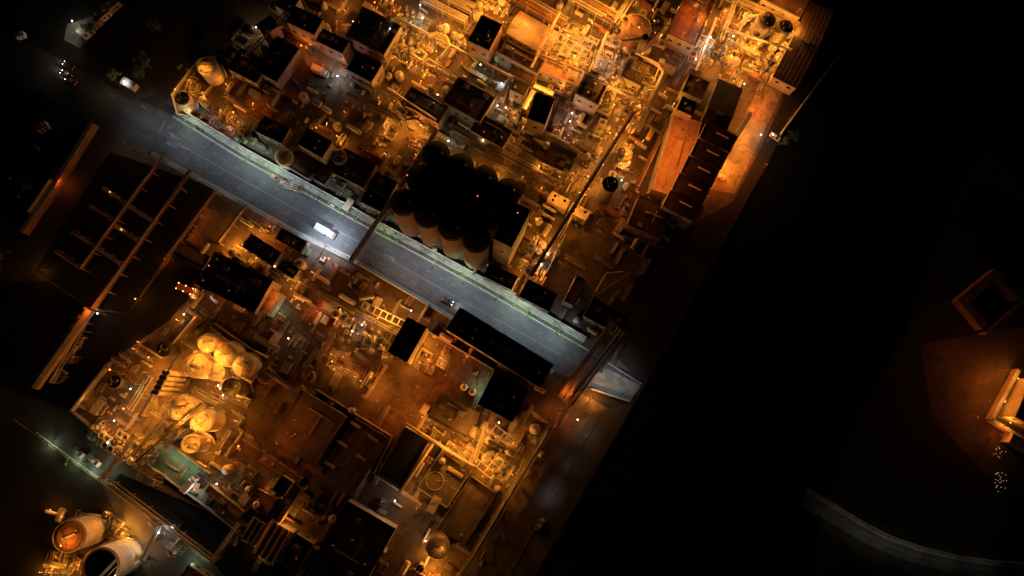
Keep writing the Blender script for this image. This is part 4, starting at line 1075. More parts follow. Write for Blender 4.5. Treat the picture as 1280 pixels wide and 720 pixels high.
for (x, y, a_, b_) in ((0, 9.7, 12.8, .4), (0, -9.7, 12.8, .4)): m.box((x, y, .8), (a_, b_, 1.6))
for (x, y, a_, b_) in ((6.2, 0, .4, 19), (-6.2, 0, .4, 19)): m.box((x, y, .8), (a_, b_, 1.598))
m.build('basin_wall', 'wall_concrete', t)
m = MB().lathe([(3.0, 1.0), (3.15, 1.4), (3.25, 1.0)], (-2.4, -4.5, 0), 30)
m.build('scum_ring', 'steel_pale', t)
MB().path([(-2.4, -4.5, 1.2), (1, -2, 1.2), (3.5, -6.5, 1.2)], .1, 6).path([(-1, 2, 1.2), (2.5, 4.5, 1.2), (1, 8, 1.2)], .1, 6).build('pipe', 'steel', t)
MB().box((1.5, 1.2, 1.0), (3.4, 2, .5), .4).box((-3, 5.5, 1.0), (2.6, 1.4, .4), -.3).build('float_platform', 'rust', t)

# mast by the black-roofed hall
c = W(328, 288, 0); t = thing('lattice_mast', 'short lattice mast with crossarm under a red light', 'mast', (c.x, c.y, 0), math.radians(48)); m = MB()
for x in (-.8, .8):
    for y in (-.8, .8): m.tube((x, y, 0), (x * .5, y * .5, 14), .1, 6)
for z in range(1, 14, 2):
    s_ = .8 * (1 - z / 28); m.box((0, 0, z), (s_ * 2, s_ * 2, .08)); m.tube((-s_, -s_, z), (s_, s_, z + 2), .05, 4).tube((s_, -s_, z), (-s_, s_, z + 2), .05, 4)
m.build('tower', 'steel_pale', t); MB().box((0, 0, 12), (.4, 5, .3)).box((1.5, 0, 7), (4, .4, .3)).build('crossarm', 'steel_pale', t)
beacon(337, 283, 15); beacon(261, 332, 13.4); beacon(647, 266, 35); beacon(819, 41, 6); beacon(597, 245, 35); beacon(509, 219, 34)
# fins of dark bollards at the kerb
t = None
bol = thing('bollard', '', 'bollard'); MB().lathe([(.35, 0), (.35, 1.1), (.25, 1.25), (.01, 1.3)], n=12).build('post', 'steel_dark', bol)
for i in range(7):
    o = bol if i == 0 else copy_tree(bol); w = W(400 - i * 2.2, 205 + i * 3.4, 1); o.location = (w.x, w.y, 0)
    reg(o, 'dark bollard', 400 - i * 2.2, 205 + i * 3.4, 'dark bollards')

# skylight strips on the sawtooth bays, as parts
for t in [x for x in bpy.data.objects if x.name.startswith('sawtooth_bay')]:
    MB().box((1.0, 1.0, 12.6), (5, .45, .35)).build('skylight', 'white_paint', t)
    t['group'] = 'sawtooth bays'

# ================================================================== DENSE PROCESS UNITS
unit((478, -8), (540, 24), 40, .9, 1, 'all', 12)
unit((505, 38), (560, 66), 40, .9, 2, 'pipes', 12)
unit((548, 24), (590, 44), 22, .9, 3, 'vess', 11)
unit((602, -14), (640, 4), 20, 1, 4, 'vess', 11)
unit((692, 22), (748, 50), 52, .95, 5, 'all', 11)
unit((744, 62), (786, 80), 26, .9, 6, 'pipes', 12)
unit((765, 76), (820, 100), 66, .85, 7, 'all', 12)
unit((752, 88), (782, 102), 38, 1, 8, 'vess', 10)
unit((640, 118), (660, 126), 30, .9, 9, 'small', 10)
unit((700, 130), (735, 145), 44, .85, 10, 'pipes', 11)
unit((688, 190), (745, 218), 34, .85, 11, 'pipes', 12)
unit((775, 150), (805, 162), 80, .8, 12, 'vess', 12)
unit((748, 150), (768, 158), 62, .8, 13, 'all', 12)
unit((672, 288), (704, 304), 52, .95, 14, 'all', 10)
unit((868, -6), (894, 4), 42, .9, 15, 'vess', 11)
unit((873, 40), (896, 50), 44, .9, 16, 'pipes', 11)
unit((905, 4), (992, 40), 64, .85, 17, 'vess', 12)
unit((906, 70), (940, 84), 30, .8, 18, 'pipes', 11)
unit((272, 132), (308, 152), 26, .85, 19, 'pipes', 11)
unit((488, 118), (540, 146), 16, .9, 20, 'all', 11)
unit((480, 146), (500, 156), 34, .8, 21, 'pipes', 11)
unit((428, 380), (500, 412), 44, .85, 22, 'all', 12)
unit((396, 362), (440, 384), 18, .6, 23, 'small', 12)
unit((414, 438), (468, 468), 20, .8, 24, 'pipes', 12)
unit((120, 520), (190, 562), 30, .9, 25, 'all', 11)
unit((112, 478), (160, 506), 26, .5, 26, 'small', 12)
unit((274, 474), (316, 494), 20, .9, 27, 'pipes', 11)
unit((222, 78), (250, 90), 6, 1, 28, 'small', 12)
unit((236, 92), (256, 100), 32, .9, 29, 'pipes', 11)
unit((604, 530), (655, 562), 48, .85, 30, 'all', 12)
unit((534, 520), (590, 562), 22, .85, 31, 'pipes', 11)
unit((508, 420), (560, 448), 26, .8, 32, 'pipes', 12)
unit((532, 692), (560, 708), 40, .7, 33, 'small', 12)
unit((520, 166), (640, 226), 18, .8, 34, 'pipes', 12)
unit((360, 340), (395, 358), 26, .7, 35, 'pipes', 12)
unit((300, 300), (330, 318), 22, .7, 36, 'small', 12)
unit((62, 636), (104, 648), 8, .9, 37, 'pipes', 12)
unit((60, 690), (100, 700), 30, .9, 38, 'pipes', 11)
unit((130, 640), (165, 660), 26, .9, 39, 'small', 11)
unit((176, 578), (212, 596), 22, .7, 40, 'small', 12)
unit((195, 640), (240, 672), 40, .35, 41, 'small', 12)
unit((290, 570), (330, 600), 50, .4, 42, 'small', 14)
unit((300, 655), (336, 670), 30, .5, 43, 'small', 12)
unit((712, 355), (760, 380), 22, .35, 44, 'small', 14)
unit((560, 96), (640, 140), 20, .5, 45, 'small', 14)
unit((430, 60), (500, 96), 40, .35, 46, 'small', 15)
unit((640, 60), (680, 84), 16, .4, 47, 'small', 13)
unit((780, 4), (840, 30), 70, .5, 48, 'all', 14)
unit((830, 62), (862, 78), 60, .35, 49, 'small', 14)
unit((700, 100), (735, 116), 30, .45, 50, 'pipes', 13)
unit((340, 214), (440, 262), 12, .4, 51, 'small', 14)
unit((330, 420), (430, 470), 30, .4, 52, 'small', 15)
unit((660, 520), (700, 545), 120, .25, 53, 'small', 16)
unit((545, 612), (580, 632), 60, .3, 54, 'small', 15)
unit((745, 60), (800, 70), 12, .7, 55, 'pipes', 12)
unit((360, 5), (440, 30), 20, .3, 56, 'small', 14)
unit((55, 395), (75, 405), 90, .3, 57, 'small', 14) if False else None
unit((98, 420), (108, 426), 60, .6, 58, 'pipes', 11)

# ================================================================== clutter between the units
def inside(x, y, P):
    c = False; n = len(P)
    for i in range(n):
        (x1, y1), (x2, y2) = P[i], P[(i + 1) % n]
        if (y1 > y) != (y2 > y) and x < (x2 - x1) * (y - y1) / (y2 - y1) + x1: c = not c
    return c
ZN = [(226, 132), (300, 30), (345, 4), (1010, 4), (905, 238), (840, 290), (745, 420), (600, 350), (457, 270), (300, 184)]
ZS = [(255, 300), (300, 262), (380, 305), (560, 402), (680, 475), (700, 500), (600, 715), (330, 715), (268, 640), (196, 580), (95, 510), (140, 455), (230, 392), (240, 372)]
OPEN = [[(540, 420), (612, 470), (560, 520), (500, 545), (400, 490), (470, 470)], [(700, 285), (770, 280), (760, 350), (700, 370)], [(965, 96), (985, 106), (915, 245), (880, 236)], [(370, 60), (440, 80), (430, 110), (370, 100)], [(480, 150), (530, 165), (510, 205), (470, 185)], [(843, 143), (878, 154), (830, 245), (795, 236)], [(500, 640), (560, 640), (520, 700), (480, 715)], [(320, 470), (470, 540), (420, 620), (300, 590)]]
rc = random.Random(77); cnt = 0
for gy in range(6, 716, 8):
    for gx in range(100, 1010, 9):
        x, y = gx + rc.uniform(-3, 3), gy + rc.uniform(-3, 3)
        if not (inside(x, y, ZN) or inside(x, y, ZS)): continue
        if any(inside(x, y, q) for q in OCC): continue
        d = .95 if (455 < x < 850 and y < 300) else .55 if (x < 560 and y < 270) else .5 if (390 < x < 560 and 340 < y < 480) else .4 if x < 330 else .3
        if any(inside(x, y, q) for q in OPEN): d = .05
        if rc.random() > d: continue
        if any(abs(px - x) < r_ + 3.5 and abs(py - y) < r_ + 3.5 and math.hypot(px - x, py - y) < r_ + 3.2 for px, py, r_ in PTS): continue
        k = rc.choice(['run', 'run', 'run', 'crate', 'skip', 'pump', 'exch', 'tank', 'cabin', 'drum', 'run'])
        if x < 340 and y > 390 and k in ('tank', 'drum', 'cabin'): k = 'run'
        o_ = put(k, rc.randrange(3), x, y, math.radians(-31) + rc.choice([0, PI / 2]) + rc.uniform(-.04, .04), rc.uniform(.6, .9)); cnt += 1
        if k in ('exch', 'tank', 'drum', 'cabin', 'pump') and rc.random() < .3 and d > .3: fitting(o_, k, rc.choice([60, 120, 240, 420]))
print('clutter', cnt)

# ================================================================== VEHICLES
def wheel(x, y, r, par, w=.28):
    t = MB().tube((x, y - w / 2, r), (x, y + w / 2, r), r, 16).build('wheel', 'rubber', par)
    MB().tube((x, y - w / 2 - .02, r), (x, y + w / 2 + .02, r), r * .5, 10).build('rim', 'silver_paint', t)
def bevbox(m, prof, w):
    """side profile (x,z) extruded to width with slightly tucked sides"""
    n = len(prof); vs = []
    for y, k in ((-w / 2, 1), (w / 2, 1)):
        vs += [(x, y * (1 if z < 1.0 else .86), z) for x, z in prof]
    m.add(vs, [tuple(range(n)), tuple(range(2 * n - 1, n - 1, -1))] + [(i, n + i, n + (i + 1) % n, (i + 1) % n) for i in range(n)])
def car(label, px, py, rz, paint='dark_paint', lights=True, power=250):
    w = W(px, py); t = thing('car', label, 'car', (w.x, w.y, .02), rz)
    m = MB(); bevbox(m, [(-2.2, .35), (-2.25, .85), (-1.7, .98), (1.0, .96), (2.05, .82), (2.25, .6), (2.2, .35)], 1.8); m.build('body', paint, t)
    m = MB(); bevbox(m, [(-1.8, .95), (-1.25, 1.42), (.35, 1.45), (1.15, .95)], 1.66); m.build('cabin', 'glass', t)
    m = MB(); m.box((-.45, 0, 1.46), (1.5, 1.25, .05)); m.build('roof_panel', paint, t)
    for x in (-1.4, 1.4):
        for y in (-.8, .8): wheel(x, y, .33, t)
    for y in (-.62, .62):
        MB().ball((2.2, y, .66), .17, 8, 4).build('headlight', emis('head_lens', (1, .97, .9), 8) if lights else 'glass', t)
        MB().box((-2.26, y, .72), (.06, .34, .16)).build('tail_light', emis('tail_lens', (1, .05, .03), 1) if lights else 'red_paint', t)
        if lights:
            l = LD.setdefault(('head', power), None)
            if l is None:
                l = bpy.data.lights.new('headlight_beam', 'SPOT'); l.energy = power * 6; l.spot_size = math.radians(55); l.spot_blend = .8; l.color = WHI; l.shadow_soft_size = .08; LD[('head', power)] = l
            lo_ = bpy.data.objects.new('headlight_beam', l); col.objects.link(lo_); lo_.parent = t; lo_.location = (2.45, y, .68); lo_.rotation_euler = (0, -math.radians(82), 0)
            lo_.rotation_euler = (0, math.radians(-82), 0)
    return t
def truck(label, px, py, rz, box='white_paint', cab='white_paint', lights=False, marker=False, L=6.6):
    w = W(px, py); t = thing('box_truck', label, 'truck', (w.x, w.y, .02), rz)
    m = MB().box((-.2, 0, .75), (L + 1.6, 1.0, .25)); m.build('chassis', 'steel_dark', t)
    bx = MB().box((-1.1, 0, 2.2), (L, 2.45, 2.5)).build('cargo_box', box, t)
    m = MB()
    for i in range(6): m.box((-1.1 - L / 2 + .5 + i * (L - 1) / 5, 0, 3.47), (.08, 2.4, .05))
    m.build('roof_rib', box, bx)
    x0 = -1.1 + L / 2 + .35; m = MB(); bevbox(m, [(x0, .6), (x0, 2.7), (x0 + .4, 2.75), (x0 + 1.2, 2.7), (x0 + 1.75, 1.7), (x0 + 1.85, .6)], 2.3); m.build('cab', cab, t)
    MB().box((x0 + 1.5, 0, 2.15), (.12, 1.9, .8)).build('windscreen', 'glass', t)
    for y in (-1.25, 1.25): MB().box((x0 + 1.5, y, 2.0), (.12, .2, .5)).build('mirror', 'steel_dark', t)
    for x in (x0 + .9, -1.8, -3.0):
        for y in (-.98, .98): wheel(x, y, .48, t)
    for y in (-.85, .85):
        MB().ball((x0 + 1.88, y, .95), .18, 8, 4).build('headlight', emis('head_lens', (1, .97, .9), 8) if lights else 'glass', t)
        MB().box((-1.1 - L / 2 - .04, y, 1.0), (.06, .3, .2)).build('tail_light', emis('tail_lens', (1, .05, .03), 1), t)
        if lights:
            l = bpy.data.lights.new('headlight_beam', 'SPOT'); l.energy = 14000; l.spot_size = math.radians(40); l.spot_blend = .8; l.color = BLU; l.shadow_soft_size = .08
            lo_ = bpy.data.objects.new('headlight_beam', l); col.objects.link(lo_); lo_.parent = t; lo_.location = (x0 + 2.15, y, 1.5); lo_.rotation_euler = (0, math.radians(-80), 0)
    if marker:
        for x in (-1.1 - L / 2 + .2, -1.1, -1.1 + L / 2 - .2, x0 + 1):
            for y in (-1.1, 1.1): MB().ball((x, y, 3.6 if x < x0 else 2.9), .16, 8, 4).build('marker_light', emis('marker_lens', (1, .55, .25), 9), t)
    return t
truck('white box truck driving on the road', 408, 290.5, math.radians(-28), L=5.6, lights=False)
truck('orange lorry outlined by glowing marker lights', 239, 364, math.radians(-22), 'orange_paint', 'orange_paint', True, True, 6)
car('small dark car with headlights on mid road', 559, 376, math.radians(-28), 'dark_paint')
car('dark car heading left, first of the cars at the junction', 87, 83, math.radians(150), 'dark_paint', True, 30)
car('dark car at the junction just below the first', 84, 94, math.radians(150), 'dark_paint', True, 30)
car('dark car lowest of the three at the junction', 90, 102, math.radians(150), 'red_paint', True, 30)
car('silver car parked by the canal road, left one', 100, 566, math.radians(-38), 'silver_paint', False)
car('white car parked by the canal road, right one', 120, 577, math.radians(-38), 'white_paint', False)
car('pale car parked at the bottom of the canal yard', 222, 688, math.radians(60), 'silver_paint', False)
car('pale car under the white lamps by the loading bay', 412, 93, math.radians(-25), 'silver_paint', False)
car('white car under the jetty floodlight', 968, 172, math.radians(-35), 'white_paint', False)
car('silver car parked near the quay lamps', 675, 655, math.radians(60), 'silver_paint', False)
truck('white box truck parked at the white lit loading bay', 402, 92, math.radians(-25), L=4.6)
truck('white box truck parked on the green yard', 240, 604, math.radians(50), L=4.6)

# ================================================================== TREES AND SHRUBS
def tree(label, px, py, h, r, seed):
    rd = random.Random(seed); w = W(px, py); t = thing('tree', label, 'tree', (w.x, w.y, 0), rd.uniform(0, 6)); m = MB()
    m.tube((0, 0, 0), (.1, .05, h * .5), .22, 8, .14); tips = []
    for i in range(7):
        a = i * .9 + rd.uniform(-.3, .3); e = (math.cos(a) * r * rd.uniform(.35, .7), math.sin(a) * r * rd.uniform(.35, .7), h * rd.uniform(.62, .9)); m.tube((.1, .05, h * rd.uniform(.3, .5)), e, .09, 6, .03); tips.append(e)
    m.build('trunk', 'bark', t); m = MB()
    cl = tips + [(rd.gauss(0, .4) * r, rd.gauss(0, .4) * r, h * rd.uniform(.6, 1)) for _ in range(12)]
    for c in cl:
        k = r * rd.uniform(.22, .42)
        for _ in range(70):
            d = Vector((rd.gauss(0, 1), rd.gauss(0, 1), rd.gauss(0, .8))).normalized() * k * rd.uniform(.5, 1); p = Vector(c) + d
            n = (d + Vector((rd.gauss(0, 1), rd.gauss(0, 1), rd.gauss(0, 1))) * k * .6).normalized(); u = n.orthogonal().normalized() * rd.uniform(.12, .24); v = n.cross(u)
            m.add([p - u, p - v * .6, p + u, p + v * .6], [(0, 1, 2, 3)])
    m.build('crown', 'leaf', t)
tree('round green tree lit at the left junction', 180, 95, 6, 2.9, 1)
tree('dimmer green tree behind the round junction tree', 189, 86, 7, 2.7, 2)
tree('dim green tree at the far left edge', 7, 324, 7, 3.2, 3)
tree('second dim tree at the far left edge, lower', 3, 334, 5, 2.2, 4)
tree('green tree lit beside the jetty foot', 986, 173, 5, 2.6, 5)
tree('low green tree left of the jetty foot tree', 978, 180, 4, 2.0, 6)
tree('small tree by the parapet of the canal road, upper', 86, 575, 4, 1.7, 7)
tree('unlit tree left of the junction lamps', 148, 100, 6, 2.6, 8)
tree('small dark tree by the top left white lamp', 118, 42, 6, 2.8, 9)
tree('tree on the black plot at the upper left', 200, 40, 7, 3.2, 10)
tree('dark tree below the orange lit wall', 50, 240, 7, 3.2, 11)
rd = random.Random(5)
V = off(U, 3.2); sh = None; n = 0
def shrub():
    t = thing('shrub', '', 'shrub'); m = MB(); r = random.Random(9)
    for _ in range(170):
        d = Vector((r.gauss(0, 1), r.gauss(0, 1), abs(r.gauss(0, 1)))).normalized() * .7 * r.uniform(.5, 1); u = d.orthogonal().normalized() * .11; v = d.cross(u).normalized() * .1
        p = d + Vector((0, 0, .35)); m.add([p - u, p - v, p + u, p + v], [(0, 1, 2, 3)])
    m.build('foliage', 'leaf', t); MB().tube((0, 0, 0), (0, 0, .7), .06, 6).build('stem', 'bark', t); KIDS[t.name] = list(t.children); return t
for a, b in zip(V, V[1:]):
    L = math.hypot(b[0] - a[0], b[1] - a[1]); k = int(L / 11)
    for i in range(k):
        if rd.random() < .35: continue
        p = lerp(a, b, (i + rd.uniform(0, 1)) / k)
        if sh is None: sh = shrub(); o = sh
        else: o = copy_tree(sh)
        o.location = W(p[0], p[1]) + Vector((0, 0, .04)); s_ = rd.uniform(.7, 1.3); o.scale = (s_, s_, s_); o.rotation_euler.z = rd.uniform(0, 6)
        o['label'] = 'small clipped shrub in the row along the kerbside verge'; o['group'] = 'small shrubs along the kerbside verge'; n += 1
# tiny ground lights at the far right
gl = thing('ground_light', '', 'light'); MB().tube((0, 0, 0), (0, 0, .5), .06, 6).build('stem', 'steel', gl); MB().ball((0, 0, .6), .13, 8, 4).build('globe', emis('globe_faint', (1, .7, .45), .5), gl); KIDS[gl.name] = list(gl.children)
for i in range(34):
    o = gl if i == 0 else copy_tree(gl)
    cx, cy, sx, sy = ((1247, 566, 3.5, 4), (1250, 600, 5.5, 6))[i % 3 > 0]
    x, y = rd.gauss(cx, sx), rd.gauss(cy, sy); o.location = W(x, y)
    o['label'] = 'tiny pale ground light in the dotted cluster under the glowing building'; o['group'] = 'tiny ground lights at the right edge'
# sheds and huts at the far left
for i, (x, y, s_) in enumerate([(104, 36, 1.1), (112, 28, 1), (119, 21, .9), (127, 15, 1), (134, 8, .9), (142, 2, .9)]): put('cabin', i % 3, x, y, math.radians(45), s_ * 1.1)
put('cabin', 0, 50, 157, .6, 1); put('cabin', 2, 41, 185, .4, .8); put('cabin', 1, 68, 220, math.radians(57), 1.1)
put('cabin', 0, 23, 42, .3, .8); put('cabin', 1, 160, 104, -.5, .9)

# ================================================================== LAMPS
# street lanterns, cool white, over the kerb of the main road
for i in (0, 1, 2, 3, 4, 5, 7, 8, 9, 10, 11, 12):
    x = 232 + i * 39; y = 152 + i * 21.7 + (3 if 3 < i < 9 else 0)
    lamp(x, y, (5200, 4300, 6000)[i % 3], BLU, 10, 'street', aim=math.radians(-120))
lamp(402, 301, 21000, BLU, 8, 'street', aim=math.radians(60)); lamp(772, 458, 3000, BLU, 10, 'street', aim=math.radians(-120)); lamp(176, 130, 2200, BLU, 10, 'street', aim=math.radians(-100))  # the first lantern is an added one, there to whiten the box truck
for x, y, p in ((230, 150, 900), (306, 190, 1400), (336, 208, 1500), (580, 342, 1500), (640, 386, 1300), (545, 326, 600), (655, 383, 1500), (425, 258, 1000), (480, 286, 900), (700, 416, 900)): lamp(x, y, p, GRN, 5, dot=False)
lamp(130, 110, 500, WRM, 9, 'street', aim=2); lamp(60, 75, 350, WRM, 9, 'street', aim=2); lamp(150, 175, 350, WRM, 9, 'street', aim=4)
lamp(670, 450, 1100, GRN, 5, dot=False)
